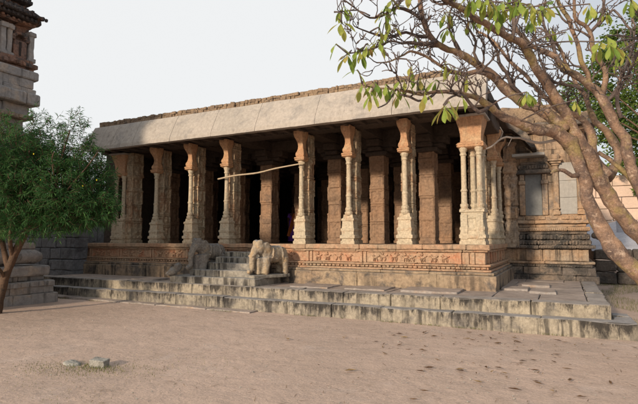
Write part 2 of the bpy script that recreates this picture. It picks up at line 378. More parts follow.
# rubble at the outer corner
# ------------------------------------------------------------------ stairs
st=empty('stone_staircase',(-7.8,10.2,.5),'broad worn stone staircase with black-streaked steps between two stone elephants','staircase')
ZS=[.675,.84,1.0,1.15,1.28]; YS=[9.76,9.99,10.26,10.54,10.84]
XL=[-9.3,-8.82,-8.44,-8.42,-8.42]; XR=[-6.62,-6.93,-6.95,-6.95,-6.95]
prev=.28
for i in range(5):
    mb=MB(); y1=11.1
    x1=XR[i]
    blocksx(mb,XL[i],x1,YS[i],(YS[i+1]+.05 if 0<i<4 else 11.12),(ZS[i]-.19) if i else .4,ZS[i],L=1.1,r=.02,amp=.014,res=.09,jz=.005)
    mb.build('step',M['step'],st)
mb=MB(); rbox(mb,-8.4,-6.98,10.6,11.1,.6,1.05,r=.02); mb.build('stair_core',M['step'],st)
# ------------------------------------------------------------------ hall
hall=empty('pillared_hall',(-7.5,11,.5),'long open temple hall of carved stone pillars under a pale sloping eave, behind the steps','temple hall')
XC=-1.58; YF=10.9; XLFT=-14.1
def course(z0,z1,off,mat,name,L=1.3,r=.015,amp=.008,res=.1,x0=XLFT,yend=15.0,extra=None):
    mb=MB()
    blocksx(mb,x0,XC+off,YF-off,11.25,z0,z1,L=L,r=r,amp=amp,res=res,gap=.004,jz=.004)
    blocksy(mb,-2.0,XC+off,11.255,yend,z0,z1,L=L,r=r,amp=amp,res=res,gap=.004,jz=.004)
    if extra: extra(mb)
    return mb.build(name,mat,hall)
course(.40,.855,.30,M['base'],'plinth_base',L=1.5,amp=.010)
course(.858,.92,.26,M['base'],'lower_moulding',amp=.006,res=.08)
course(.923,.97,.20,M['plinth'],'lower_moulding',amp=.006,res=.08)
def dent(mb):
    x=XLFT+.05
    while x<XC+.1:
        rbox(mb,x,x+.07*random.uniform(.8,1.1),YF-.185,YF-.1,.983,1.022,r=.008,amp=.006,res=.2); x+=.105
course(.973,1.03,.14,M['plinth'],'dentil_band',amp=.004,extra=dent)
course(1.033,1.075,.19,M['plinth'],'frieze_ledge',amp=.006,res=.07)
def animal(mb,x,y,z,s,fl):
    e=lambda dx,dz,rx,rz,a=0.: ell(mb,(x+fl*dx*s,y,z+dz*s),(rx*s,.035,rz*s),8,6,0,Matrix.Rotation(-fl*a,3,'Y'))
    e(0,.5,.30,.15,random.uniform(-.3,.3)); e(.30,.72,.12,.13); e(.44,.66,.10,.06,.4); e(.22,.62,.16,.09,-.6)
    for dx in (-.26,-.14,.14,.26): e(dx+random.uniform(-.06,.06),.2,.05,.24,random.uniform(-.5,.5))
    e(-.40,.62,.14,.04,-.8)
    if random.random()<.6: e(.02,.80,.08,.16,.2); e(.04,.99,.06,.06)
def frz(mb):
    x=XLFT+.4; yy=YF-.075
    while x<XC-1.9:
        L=random.uniform(1.25,1.55)
        for px in (x,x+.1): rbox(mb,px-.03,px+.03,yy-.035,yy+.03,1.08,1.33,r=.006,amp=.004)
        rbox(mb,x+.17,x+L-.08,yy-.03,yy+.02,1.085,1.10,r=.005,amp=.003); rbox(mb,x+.17,x+L-.08,yy-.03,yy+.02,1.315,1.333,r=.005,amp=.003)
        n=int((L-.3)/.27)
        for i in range(n): animal(mb,x+.32+i*.27+random.uniform(-.05,.05),yy-.002,1.11,.21*random.uniform(.8,1.2),-1 if random.random()<.7 else 1)
        x+=L
    for px in (-2.02,-1.86,-1.74): rbox(mb,px-.05,px+.02,yy-.04,yy+.03,1.08,1.33,r=.006,amp=.004)
    for px in (-2.6,-2.35,-3.1,-2.85): animal(mb,px,yy-.002,1.11,.2,-1)
    for py in (11.1,11.5,11.9,12.3,12.8,13.4,14.,14.6): rbox(mb,XC+.05,XC+.11,py,py+.09,1.08,1.33,r=.006,amp=.004)
course(1.078,1.335,.07,M['frieze'],'carved_frieze',amp=.006,extra=frz)
course(1.338,1.385,.13,M['plinth'],'cap_moulding',amp=.006,res=.07)
def capb(mb):
    x=XLFT
    while x<XC+.1: rbox(mb,x,x+.045,YF-.185,YF-.15,1.40,1.455,r=.006,amp=.004,res=.2); x+=.085
course(1.388,1.50,.17,M['plinth'],'cap_moulding',amp=.010,r=.02,res=.07)
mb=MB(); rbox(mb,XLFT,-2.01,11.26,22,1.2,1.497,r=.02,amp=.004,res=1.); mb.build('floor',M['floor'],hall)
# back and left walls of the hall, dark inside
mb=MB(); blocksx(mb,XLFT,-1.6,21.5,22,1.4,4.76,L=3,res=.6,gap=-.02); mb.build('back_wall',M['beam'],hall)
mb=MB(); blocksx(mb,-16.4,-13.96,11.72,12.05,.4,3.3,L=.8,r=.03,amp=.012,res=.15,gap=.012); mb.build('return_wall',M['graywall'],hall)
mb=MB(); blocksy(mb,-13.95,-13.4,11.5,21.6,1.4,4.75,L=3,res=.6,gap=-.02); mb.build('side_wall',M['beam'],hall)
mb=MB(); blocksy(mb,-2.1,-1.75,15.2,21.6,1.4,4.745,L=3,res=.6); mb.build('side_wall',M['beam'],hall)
# roof slab and beams
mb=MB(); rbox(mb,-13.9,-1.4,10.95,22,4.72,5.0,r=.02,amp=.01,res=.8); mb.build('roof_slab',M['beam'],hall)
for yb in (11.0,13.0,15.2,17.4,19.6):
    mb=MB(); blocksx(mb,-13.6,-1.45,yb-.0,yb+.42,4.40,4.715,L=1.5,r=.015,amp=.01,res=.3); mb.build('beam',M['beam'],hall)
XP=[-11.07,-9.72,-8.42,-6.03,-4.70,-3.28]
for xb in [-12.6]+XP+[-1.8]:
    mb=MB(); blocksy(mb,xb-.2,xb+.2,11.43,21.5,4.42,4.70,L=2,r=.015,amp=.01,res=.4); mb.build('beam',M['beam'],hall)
# eave: thick curved slabs
PRO=[(10.10,4.34),(10.11,4.45),(10.19,4.64),(10.28,4.83),(10.37,5.01),(10.46,5.15),(10.85,5.20)]
def eave_seg(mb,xa,xb,jit):
    n=max(3,int((xb-xa)/.13)); inner=[(y+.20,z+ (.0 if i==0 else -.03)-.02) for i,(y,z) in enumerate(PRO)]
    inner[0]=(10.26,4.335); inner[1]=(10.30,4.42)
    prof=[]
    for i in range(len(PRO)-1):
        for t in (0,.5): prof.append((PRO[i][0]*(1-t)+PRO[i+1][0]*t,PRO[i][1]*(1-t)+PRO[i+1][1]*t))
    prof.append(PRO[-1]); inner[-1]=(10.85,5.03)
    loop=prof+list(reversed(inner)); k=len(loop); vs=[];fs=[]
    for a in range(n+1):
        x=xa+(xb-xa)*a/n
        for (y,z) in loop:
            p=Vector((x,y+jit,z)); e=.008+(.004 if z<4.45 else 0)
            p+=nz3(p,1.3)*e+nz3(p,6)*e*.5; 
            if a in (0,n): p.x+= (.005 if a==0 else -.005)
            vs.append(p)
    for a in range(n):
        for i in range(k): fs.append((a*k+i,(a+1)*k+i,(a+1)*k+(i+1)%k,a*k+(i+1)%k))
    fs.append(tuple(range(k))); fs.append(tuple(reversed([n*k+i for i in range(k)])))
    mb.add(vs,fs)
mb=MB(); x=-13.25
cuts=[-13.25,-12.6,-12.1,-11.2,-9.75,-8.3,-6.9,-5.2,-3.3,-1.32]
for a,b in zip(cuts,cuts[1:]): eave_seg(mb,a,b,random.uniform(-.002,.002))
mb.build('sloping_eave',M['eave'],hall)
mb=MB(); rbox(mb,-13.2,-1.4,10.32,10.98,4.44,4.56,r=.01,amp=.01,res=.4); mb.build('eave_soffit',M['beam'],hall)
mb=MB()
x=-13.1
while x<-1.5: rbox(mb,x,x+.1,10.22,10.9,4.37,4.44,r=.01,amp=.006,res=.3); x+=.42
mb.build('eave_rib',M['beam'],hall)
# ruined brick parapet
mb=MB(); x=-13.25
rbox(mb,-13.15,-2.5,10.74,11.3,5.0,5.36,r=.03,amp=.03,res=.10)
while x<-2.4:
    l=random.uniform(.06,.17)
    for k_ in range(3):
        z=5.11+k_*.084
        rbox(mb,x+random.uniform(-.02,.02),x+l,10.60+random.uniform(-.03,.03)+k_*.02,11.0,z,z+.080+random.uniform(-.006,.012),r=.012,amp=.014,res=.09)
    x+=l+.004
mb.build('brick_parapet',M['brick'],hall)
# --- pillar pieces in local space: front faces -Y, base at z=0
def carve(f,a,bands=True):
    def d(p):
        v=noise.noise(Vector((p.x*f,p.y*f,p.z*f*.9)))*a+abs(noise.noise(Vector((p.x*f*2.3,p.y*f*2.3,p.z*f*2.1))))*a*.8
        if bands:
            zz=(p.z%.42)/.42
            if zz<.06 or .13<zz<.17: v-=a*1.1
        return v
    return d
def pier_mb(hx,y0,y1,h,sections,seed=0,n=12,a=.013,dz=.022,gain=.45,fig=1.):
    rnd=random.Random(seed); cuts=[0,.09,.15]; kinds=['band','slot']; z=.15
    while z<h-.1:
        L=rnd.choice((.26,.34,.42,.5)); z2=min(h,z+L); cuts.append(z2); kinds.append('panel'); z=z2
        if z<h-.15:
            for w_,k in ((.03,'band'),(.018,'slot'),(.03,'band')): z+=w_; cuts.append(z); kinds.append(k)
    figs=[(rnd.uniform(-.15,.15),rnd.uniform(.8,1.2),rnd.uniform(0,40)) for _ in cuts]
    mb=MB(); rings=[]; z=0; cy=(y0+y1)/2; hy=(y1-y0)/2; N=[Vector((0,-1,0)),Vector((1,0,0)),Vector((0,1,0)),Vector((-1,0,0))]
    while z<=h+1e-6:
        s=1.; ch=.0
        for (za,zb,sc,c) in sections:
            if za<=z<zb: s=sc; ch=c*.5
        s=1+(s-1)*gain; rg=ring_rect(0,cy,z,hx*s,hy*s,n,ch); out_=[]
        k=0
        while k<len(kinds)-1 and z>cuts[k+1]: k+=1
        kind=kinds[k]; z0,z1=cuts[k],cuts[k+1]; v=2*(z-z0)/(z1-z0)-1; fx,fs,fo=figs[k]
        for q,p in enumerate(rg):
            fa,fi=divmod(q,n); u=-1+2*fi/n; d=0.
            if kind=='band': d=.010
            elif kind=='slot': d=-.014
            elif abs(u)<.80 and abs(v)<.90:
                uu=(u-fx)*fs; body=math.exp(-((uu*2.3)**2+((v+.05)*1.5)**2)*1.6); head=math.exp(-((uu*3.6)**2+((v-.58)*3.6)**2)*1.4)
                limb=max(0,noise.noise(Vector((uu*2.6+fo,v*2.4,fa*3.+seed))))*1.1
                d=-.024+.034*fig*min(1.15,body*.8+head+limb)
            nrm=N[fa] if fi else (N[fa]+N[fa-1])*.7
            sp=Vector((p.x*1.+seed*3.1,p.y+seed,p.z))
            d+=noise.noise(sp*13)*a*.6+abs(noise.noise(sp*31))*a*.5-(a*2.5*max(0,noise.noise(sp*5.5)-.25) if fi in (0,1,n-1) else 0)
            out_.append(p+nrm*d)
        rings.append(out_); z+=dz
    loft(mb,rings,0,True); return mb
SEC=[(0,.10,1.10,0),(.10,.16,.98,0),(.16,.24,1.12,0),(.24,.30,.95,0),(.30,.75,1.0,0),(.75,.80,1.1,0),(.80,1.25,.90,.35),(1.25,1.32,1.05,0),(1.32,1.62,.96,0),(1.62,1.68,1.06,0),(1.68,2.1,.88,.35),(2.1,2.2,1.08,0),(2.2,2.9,.95,0)]
def block_rings(cx,cy,prof,n=6):
    return [ring_rect(cx,cy,z,hx,hy,n) for z,hx,hy in prof]
def col_rings(cx,cy,prof,n=12): return [ring_circ(cx,cy,z,r,n) for z,r in prof]
COLP=[(.70,.085),(.74,.105),(.78,.105),(.80,.075),(.84,.09),(.88,.09),(.90,.066),(1.15,.062),(1.17,.075),(1.20,.075),(1.22,.060),(1.6,.057),(1.95,.055),(1.97,.072),(2.0,.072),(2.02,.058),(2.06,.075),(2.10,.088),(2.14,.088)]
BASEP=[(0,.185),(.07,.185),(.085,.165),(.13,.165),(.145,.195),(.21,.195),(.23,.165),(.30,.16),(.33,.175),(.37,.175),(.39,.155),(.55,.145),(.58,.165),(.62,.165),(.64,.13),(.72,.12)]
nd=lambda a,f=9: (lambda p: noise.noise(p*f)*a+noise.noise(p*f*2.7)*a*.6)
def make_colonnette(cx,cy,s=1.):
    mb=MB(); loft(mb,col_rings(cx,cy,[(z,r*s) for z,r in COLP]),0,True,nd(.005)); return mb
def bracket(cx,yo,w=1.):
    prof=[(2.12,.08,-.03,.12),(2.145,.13,-.08,.155),(2.16,.155,-.11,.165),(2.185,.145,-.10,.165),(2.20,.16,-.12,.17),(2.23,.15,-.11,.17),(2.245,.115,-.07,.165),(2.29,.13,-.085,.16),(2.34,.125,-.08,.155),(2.40,.10,-.05,.15),(2.46,.08,-.03,.145),(2.53,.075,-.03,.14),(2.60,.08,-.05,.14),(2.68,.10,-.10,.15),(2.75,.12,-.15,.16),(2.82,.13,-.18,.17),(2.9,.13,-.19,.17)]
    mb=MB(); loft(mb,[ring_rect(cx,yo+(a+b)/2,z,hx*w,(b-a)/2,6,.12) for z,hx,a,b in prof],0,True,nd(.010,12)); return mb
def put(o,parent,loc,rz=0.):
    o.parent=parent; o.location=loc; o.rotation_euler=(0,0,rz)
def make_pillar(seed):
    e=bpy.data.objects.new('pillar',None); COL.objects.link(e); e.empty_display_size=.3
    ps=[pier_mb(.14,.23,.55,2.88,SEC,seed).build('carved_pier',M['pier'])]
    mb=MB(); loft(mb,block_rings(0,.12,[(z,h,h*.82) for z,h in BASEP]),0,True,nd(.012,14)); ps.append(mb.build('colonnette_base',M['colonnette']))
    ps.append(make_colonnette(0,.075).build('colonnette',M['colonnette'],smooth=False)); ps.append(bracket(0,.05).build('bracket',M['bracket']))
    for o in ps: o.parent=e
    return e,ps
def copy_piece(e,ps):
    c=e.copy(); COL.objects.link(c)
    for o in ps: d=o.copy(); COL.objects.link(d); d.parent=c
    return c
vars_=[make_pillar(s) for s in (1,2,3)]
for i,x in enumerate(XP):
    e,ps=vars_[i%3]; c=e if i<3 else copy_piece(e,ps)
    put(c,hall,(x-hall.location.x,YF-hall.location.y,1.5-hall.location.z),random.uniform(-.02,.02))
for i,(y,) in enumerate(((13.1,),(14.25,))):
    c=copy_piece(*vars_[i]); put(c,hall,(-1.50-hall.location.x,y-hall.location.y,1.5-hall.location.z),R(90))
# corner pillars with several colonnettes
def corner(cx,sgn):
    e=bpy.data.objects.new('corner_pillar',None); COL.objects.link(e); put(e,hall,(cx-hall.location.x,YF-hall.location.y,1.5-hall.location.z))
    ps=[]
    mb=MB(); loft(mb,block_rings(0,.27,[(z,.255+(h-.165)*.8,.26+(h-.165)*.8) for z,h in BASEP[:-3]]+[(.58,.235,.245),(.70,.235,.245),(.71,.26,.27),(.76,.26,.27)],9),0,True,nd(.012,12)); ps.append(mb.build('pillar_base',M['colonnette']))
    mb=MB()
    for px in (-.165,.165): rbox(mb,px-.075,px+.075,-.012,.02,.12,.66,r=.01,amp=.008,res=.05)
    ps.append(mb.build('base_panel',M['colonnette']))
    for dx,dy in ((-.165,.09),(.165,.09),(.175,.46),(0,.30)):
        mb=MB(); prof=[(z if z>.75 else .75,r) for z,r in COLP if z>=.74]
        loft(mb,col_rings(dx,dy,prof),0,True,nd(.005)); ps.append(mb.build('colonnette',M['colonnette']))
    ps.append(pier_mb(.12,.36,.62,2.9,SEC[4:],7).build('carved_pier',M['pier']))
    pr=[(2.12,.22,.22),(2.14,.275,.275),(2.155,.29,.29),(2.18,.28,.28),(2.20,.295,.295),(2.24,.27,.27),(2.26,.225,.225),(2.33,.215,.215),(2.45,.22,.22),(2.57,.24,.24),(2.68,.27,.275),(2.78,.295,.31),(2.80,.30,.32)]
    mb=MB(); rings=[ring_rect(0,.27,z,hx,hy,14) for z,hx,hy in pr]
    def fl(p): 
        return noise.noise(p*11)*.008+math.sin(p.x*38)*.007+math.sin(p.y*38)*.006+(math.sin(p.x*75)*.010 if p.z<2.25 else 0)
    loft(mb,rings,0,True,fl); ps.append(mb.build('bracket',M['bracket']))
    mb=MB(); rbox(mb,-.35,.35,-.12,.62,2.803,2.85,r=.012,amp=.006,res=.1); ps.append(mb.build('abacus',M['eave']))
    for o in ps: o.parent=e
    return e
corner(-1.78,1); corner(-12.64,-1)
o=pier_mb(.13,.1,.55,2.88,SEC,9).build('carved_pier',M['pier']); o.parent=hall; o.location=(-12.26+7.5,YF-11,1.0)
# inner piers
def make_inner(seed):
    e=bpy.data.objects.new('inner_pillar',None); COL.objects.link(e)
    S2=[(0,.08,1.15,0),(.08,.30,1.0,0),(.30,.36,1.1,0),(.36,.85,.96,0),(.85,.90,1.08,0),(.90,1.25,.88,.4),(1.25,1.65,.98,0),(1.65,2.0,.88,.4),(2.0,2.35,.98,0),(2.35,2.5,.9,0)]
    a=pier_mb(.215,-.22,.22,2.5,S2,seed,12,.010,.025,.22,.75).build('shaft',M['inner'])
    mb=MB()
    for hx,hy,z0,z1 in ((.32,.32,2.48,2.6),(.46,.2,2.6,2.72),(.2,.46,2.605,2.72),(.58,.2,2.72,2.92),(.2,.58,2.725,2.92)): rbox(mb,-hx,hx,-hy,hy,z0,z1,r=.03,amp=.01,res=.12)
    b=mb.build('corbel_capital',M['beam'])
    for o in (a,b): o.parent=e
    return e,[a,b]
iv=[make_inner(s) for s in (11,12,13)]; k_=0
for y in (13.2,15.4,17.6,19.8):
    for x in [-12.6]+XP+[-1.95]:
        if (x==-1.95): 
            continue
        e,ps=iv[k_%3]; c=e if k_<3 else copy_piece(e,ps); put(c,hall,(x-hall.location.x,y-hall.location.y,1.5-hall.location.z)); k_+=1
HALL_DONE=1
# side eave of the hall seen end-on, projecting to the right
mb=MB(); pr=[(-1.65,4.98),(-1.35,4.93),(-1.1,4.78),(-.85,4.52),(-.62,4.12),(-.60,4.04),(-.72,4.04),(-.95,4.36),(-1.2,4.58),(-1.65,4.72)]
vs=[];n=12
for a in range(n+1):
    y=13.9+1.5*a/n
    for x,z in pr: p=Vector((x,y,z)); vs.append(p+nz3(p,4)*.02)
k=len(pr); fs=[(a*k+i,a*k+(i+1)%k,(a+1)*k+(i+1)%k,(a+1)*k+i) for a in range(n) for i in range(k)]+[tuple(reversed(range(k))),tuple(range(n*k,n*k+k))]
mb.add(vs,fs); mb.build('side_eave',M['shrine_dark'],hall)
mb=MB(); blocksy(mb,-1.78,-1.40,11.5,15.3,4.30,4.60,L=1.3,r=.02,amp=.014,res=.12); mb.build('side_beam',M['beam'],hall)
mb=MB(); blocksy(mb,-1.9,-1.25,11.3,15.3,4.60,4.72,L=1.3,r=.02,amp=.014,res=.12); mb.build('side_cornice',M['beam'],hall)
# pilaster where hall meets the shrine
mb=MB(); loft(mb,[ring_rect(-1.30,14.62,1.4+k*.045,.17*(1.05 if (k//7)%3==0 else .93),.2,7) for k in range(66)],0,True,carve(10,.04)); mb.build('engaged_pilaster',M['shrine'],hall)
k_=1.05; hall.scale=(k_,k_,k_); hall.location=(-7.5*k_,11*k_,1.6-1.1*k_)
# ------------------------------------------------------------------ shrine behind on the right
sh=empty('shrine',(-.3,18,.5),'plain-walled stone shrine with a moulded base, right of and behind the pillared hall','shrine')
XS=.50; YB=15.4
def scourse(z0,z1,off,mat,name,amp=.01,r=.02,L=1.1,den=0,res=.08):
    mb=MB(); blocksx(mb,-1.95,XS+off,YB-off,YB+.3,z0,z1,L=L,amp=amp,r=r,res=res,gap=.004)
    blocksy(mb,XS-.3,XS+off,YB+.305,22,z0,z1,L=L,amp=amp,r=r,res=.2,gap=.004)
    if den:
        x=-1.25
        while x<XS+off-.05: rbox(mb,x,x+den*.6,YB-off-.03,YB-off+.02,z0+.02,z1-.02,r=.006,amp=.005,res=.3); x+=den
    return mb.build(name,mat,sh)
scourse(.40,.62,.30,M['shrine_dark'],'base_course'); scourse(.623,.84,.24,M['shrine_dark'],'base_course',amp=.02)
scourse(.843,.93,.16,M['shrine_dark'],'base_moulding',den=.07); scourse(.933,1.0,.22,M['shrine'],'base_moulding')
scourse(1.003,1.36,.08,M['shrine'],'base_panel_band',den=.24); scourse(1.363,1.45,.25,M['shrine_dark'],'base_moulding',den=.06)
scourse(1.453,1.60,.17,M['shrine_dark'],'curved_moulding',amp=.03,r=.05,den=.08); scourse(1.603,1.76,.13,M['shrine_dark'],'curved_moulding',amp=.03,r=.05,den=.09)
scourse(1.763,1.85,.06,M['shrine_dark'],'recess_band'); scourse(1.853,1.96,.14,M['shrine'],'base_moulding',den=.05)
scourse(1.963,2.06,.05,M['shrine'],'recess_band'); scourse(2.063,2.16,.14,M['shrine'],'base_moulding'); scourse(2.163,2.30,.06,M['shrine'],'wall_footing',den=.3)
mb=MB()
for z0,z1 in ((2.303,2.75),(2.753,3.25),(3.253,3.7),(3.703,4.2),(4.203,4.7)):
    blocksx(mb,-1.9,XS,YB,YB+.35,z0,z1,L=.9,amp=.006,r=.008,res=.12,gap=.004); blocksy(mb,XS-.35,XS,YB+.355,22,z0,z1,L=.9,amp=.006,r=.008,res=.25,gap=.004)
mb.build('wall',M['shrine'],sh)
mb=MB(); rbox(mb,-.98,-.54,YB-.035,YB+.05,2.31,3.5,r=.006,amp=.002,res=.2)
fr_=mb.build('blind_doorway',M['panel_dark'],sh)
mb=MB()
for x in (-1.06,-.46): rbox(mb,x-.075,x+.075,YB-.10,YB+.02,2.31,3.2,r=.012,amp=.006,res=.1); rbox(mb,x-.095,x+.095,YB-.14,YB+.02,3.2,3.32,r=.02,amp=.006,res=.1); rbox(mb,x-.06,x+.06,YB-.11,YB+.02,3.323,3.5,r=.012,amp=.006,res=.1)
mb.build('door_jamb',M['shrine'],sh)
mb=MB(); rbox(mb,-1.22,-.30,YB-.22,YB+.02,3.503,3.62,r=.03,amp=.012,res=.06); rbox(mb,-1.16,-.36,YB-.14,YB+.02,3.623,3.78,r=.03,amp=.012,res=.06); rbox(mb,-1.10,-.42,YB-.10,YB+.02,3.783,3.86,r=.03,amp=.012,res=.06)
x=-1.15
while x<-.4: rbox(mb,x,x+.04,YB-.17,YB-.1,3.66,3.75,r=.008,amp=.01); x+=.075
mb.build('door_lintel',M['shrine_dark'],sh)
mb=MB(); rbox(mb,-1.28,-.42,YB-.45,YB+.02,3.99,4.07,r=.015,amp=.008,res=.1); mb.build('projecting_slab',M['panel'],sh)
for x in (-.17,.44):
    mb=MB(); rbox(mb,x-.07,x+.07,YB-.09,YB+.02,2.31,3.72,r=.012,amp=.006,res=.1)
    for z,h in ((2.31,.1),(2.47,.04),(3.55,.04),(3.72,.05)): rbox(mb,x-.095,x+.095,YB-.12,YB+.02,z,z+h,r=.012,amp=.004,res=.1)
    rbox(mb,x-.15,x+.15,YB-.17,YB+.02,3.773,3.83,r=.02,amp=.006,res=.05); rbox(mb,x-.20,x+.20,YB-.22,YB+.02,3.833,3.89,r=.02,amp=.006,res=.05)
    rbox(mb,x-.12,x+.12,YB-.13,YB+.02,3.893,4.05,r=.03,amp=.01,res=.05); mb.build('pilaster',M['shrine'],sh)
mb=MB()
for z0,z1 in ((2.33,2.8),(2.803,3.28),(3.283,3.80)): rbox(mb,-.08,.355,YB-.03,YB+.05,z0,z1-.003,r=.005,amp=.002,res=.2)
mb.build('smooth_wall_panel',M['panel'],sh)
scourse(4.703,4.80,.12,M['shrine'],'cornice'); scourse(4.803,4.92,.38,M['shrine_dark'],'cornice',amp=.02); scourse(4.923,5.15,.22,M['brick'],'parapet',amp=.05)
mb=MB(); rbox(mb,-1.88,.42,YB+.1,21.9,.35,4.9,r=.02,amp=.0,res=1.); mb.build('core',M['shrine_dark'],sh)
mb=MB(); rbox(mb,-2.2,.1,16.2,21.8,5.0,5.75,r=.05,amp=.05,res=.25); mb.build('roof_block',M['brick'],sh)
mb=MB(); ell(mb,(.74,YB-.32,1.72),(.10,.14,.09)); ell(mb,(.80,YB-.42,1.66),(.07,.1,.06)); remesh(mb,'waterspout',M['dark'],.02,amp=.01).parent=sh
sp=[c for c in sh.children if c.name.startswith('waterspout')][0]; sp.matrix_parent_inverse=Matrix.Translation(-Vector(sh.location))
# ------------------------------------------------------------------ tower at the left
tw=empty('temple_tower',(-15.5,5,0),'tall ruined gateway tower, grey stone below and red brick above, at the left edge','tower')
def tier(z0,z1,X,Y,mat,name='tower_course',amp=.012,r=.02,L=1.0,y0=4.2,res=.12,den=0,dh=None):
    mb=MB(); blocksy(mb,X-.6,X,y0,Y,z0,z1,L=L,amp=amp,r=r,res=res,gap=.005)
    blocksx(mb,-19,X-.605,Y-.6,Y,z0,z1,L=L,amp=amp,r=r,res=.4,gap=.005)
    if den:
        y=6.0
        while y<Y-.03: rbox(mb,X-.02,X+.05,y,y+den*.5,z0+(.01 if dh is None else dh),z1-.01,r=.01,amp=.012,res=.3); y+=den
    return mb.build(name,mat,tw)
G=M['tower_grey']; B=M['tower_brick']; K=M['tower_black']
tier(-.1,.24,-11.95,8.5,G,'tower_footing'); tier(.243,.42,-12.03,8.42,G,'tower_footing'); tier(.423,.56,-12.0,8.44,G,'tower_footing',den=.22)
tier(.563,.68,-12.22,8.28,G,'tower_footing'); tier(.683,.95,-12.1,8.36,G,'tower_footing',r=.05)
# round moulding
mb=MB()
def roll(y0,y1,X,zc,rz,rx):
    vs=[];n=int((y1-y0)/.15)+1;m=14
    for a in range(n+1):
        y=y0+(y1-y0)*a/n; s=1 if a<n else .7
        for b in range(m): th=2*math.pi*b/m; p=Vector((X+rx*math.cos(th)*s,y,zc+rz*math.sin(th)*s)); vs.append(p+nz3(p,3)*.015)
    mb.add(vs,[(a*m+b,a*m+(b+1)%m,(a+1)*m+(b+1)%m,(a+1)*m+b) for a in range(n) for b in range(m)]+[tuple(range(n*m,n*m+m))])
roll(4.2,8.22,-12.42,1.17,.19,.27); mb.build('round_moulding',G,tw,smooth=True)
tier(1.36,1.52,-12.38,8.12,G,'tower_moulding',r=.03)
tier(1.523,4.25,-12.55,7.98,G,'tower_wall',L=1.3,res=.25)
mb=MB()
for y in (5.6,6.25,6.95,7.62): rbox(mb,-12.56,-12.46,y,y+.22,1.53,4.2,r=.015,amp=.01,res=.15); rbox(mb,-12.56,-12.42,y-.05,y+.27,1.53,1.7,r=.015,amp=.01)
mb.build('tower_pilaster',G,tw)
tier(4.253,4.36,-12.35,7.95,G,'tower_bracket'); tier(4.363,4.72,-12.58,7.76,G,'tower_wall')
tier(4.723,4.84,-12.38,7.88,M['shrine'],'tower_bracket',den=.25); tier(4.843,5.10,-12.52,7.86,G,'tower_moulding')
tier(5.103,5.42,-12.28,8.00,G,'tower_cornice',r=.04); tier(5.423,5.56,-12.40,7.94,G,'tower_cornice')
tier(5.563,5.80,-12.44,7.90,G,'tower_cornice'); tier(5.803,6.04,-12.40,8.02,G,'tower_cornice',r=.04)
tier(6.043,6.13,-12.56,7.94,B,'brick_ledge',amp=.02); tier(6.133,6.25,-12.50,8.02,B,'brick_ledge',amp=.03,den=.16)
tier(6.253,6.38,-12.62,7.98,B,'brick_ledge',amp=.03)
tier(6.383,7.36,-12.93,8.02,B,'brick_wall',amp=.03,res=.09)
for y in (6.7,7.18,7.34,7.93):
    mb=MB(); rbox(mb,-12.95,-12.74,y,y+.13,6.38,7.25,r=.03,amp=.015,res=.08); rbox(mb,-12.95,-12.69,y-.03,y+.16,7.1,7.22,r=.02,amp=.02); rbox(mb,-12.95,-12.69,y-.03,y+.16,6.38,6.48,r=.02,amp=.02)
    mb.build('brick_pilaster',M['tower_grey'] if y<7.9 else G,tw)
mb=MB(); rbox(mb,-12.95,-12.80,7.53,7.87,6.40,6.92,r=.02,amp=.02,res=.06)
for s_ in range(9):
    th=math.pi*s_/8; rbox(mb,-12.95,-12.76,7.70-.19*math.cos(th)-.05,7.70-.19*math.cos(th)+.05,6.93+.16*math.sin(th)-.04,6.93+.16*math.sin(th)+.04,r=.02,amp=.015)
mb.build('niche',B,tw)
mb=MB(); rbox(mb,-12.82,-12.785,7.67,7.73,6.48,6.86,r=.004,amp=.003); mb.build('niche_slot',M['dark'],tw)
z=7.36
for (h,X,Y,mt,am,dn) in ((.08,-12.72,8.08,B,.04,.14),(.10,-12.60,8.16,K,.05,.12),(.10,-12.50,8.20,K,.05,.12),(.08,-12.62,8.12,K,.05,0),(.14,-12.82,8.02,K,.05,.15),(.14,-13.0,7.96,B,.04,0),(.10,-12.86,8.02,K,.05,.12),(.12,-12.95,7.98,K,.06,.13),(.5,-13.2,7.9,B,.04,.3),(.14,-13.0,7.98,K,.05,.12),(.16,-13.1,7.9,K,.05,.14),(.6,-13.5,7.7,B,.04,.3),(.2,-13.3,7.8,K,.05,.12),(.6,-13.8,7.5,B,.04,.3)):
    tier(z+.003,z+h,X,Y,mt,'brick_tier',amp=am,r=.03,res=.08,L=.7,y0=4.4,den=dn); z+=h
mb=MB(); rbox(mb,-18.8,-13.3,4.6,7.2,0.0,9.8,r=.1,amp=.02,res=1.5); mb.build('tower_core',B,tw)
# ------------------------------------------------------------------ grey wall between tower and hall
mb=MB(); z=.30
for h in (.30,.36,.38,.34,.32,.30,.32): 
    blocksx(mb,-19.5,-14.42,10.75,11.3,z+.004,z+h-.004,L=.62,gap=.012,jz=.008,amp=.016,r=.03,res=.12); z+=h
tag(mb.build('ashlar_wall',M['graywall']),'low wall of dark grey stone blocks between the tower base and the hall','wall')
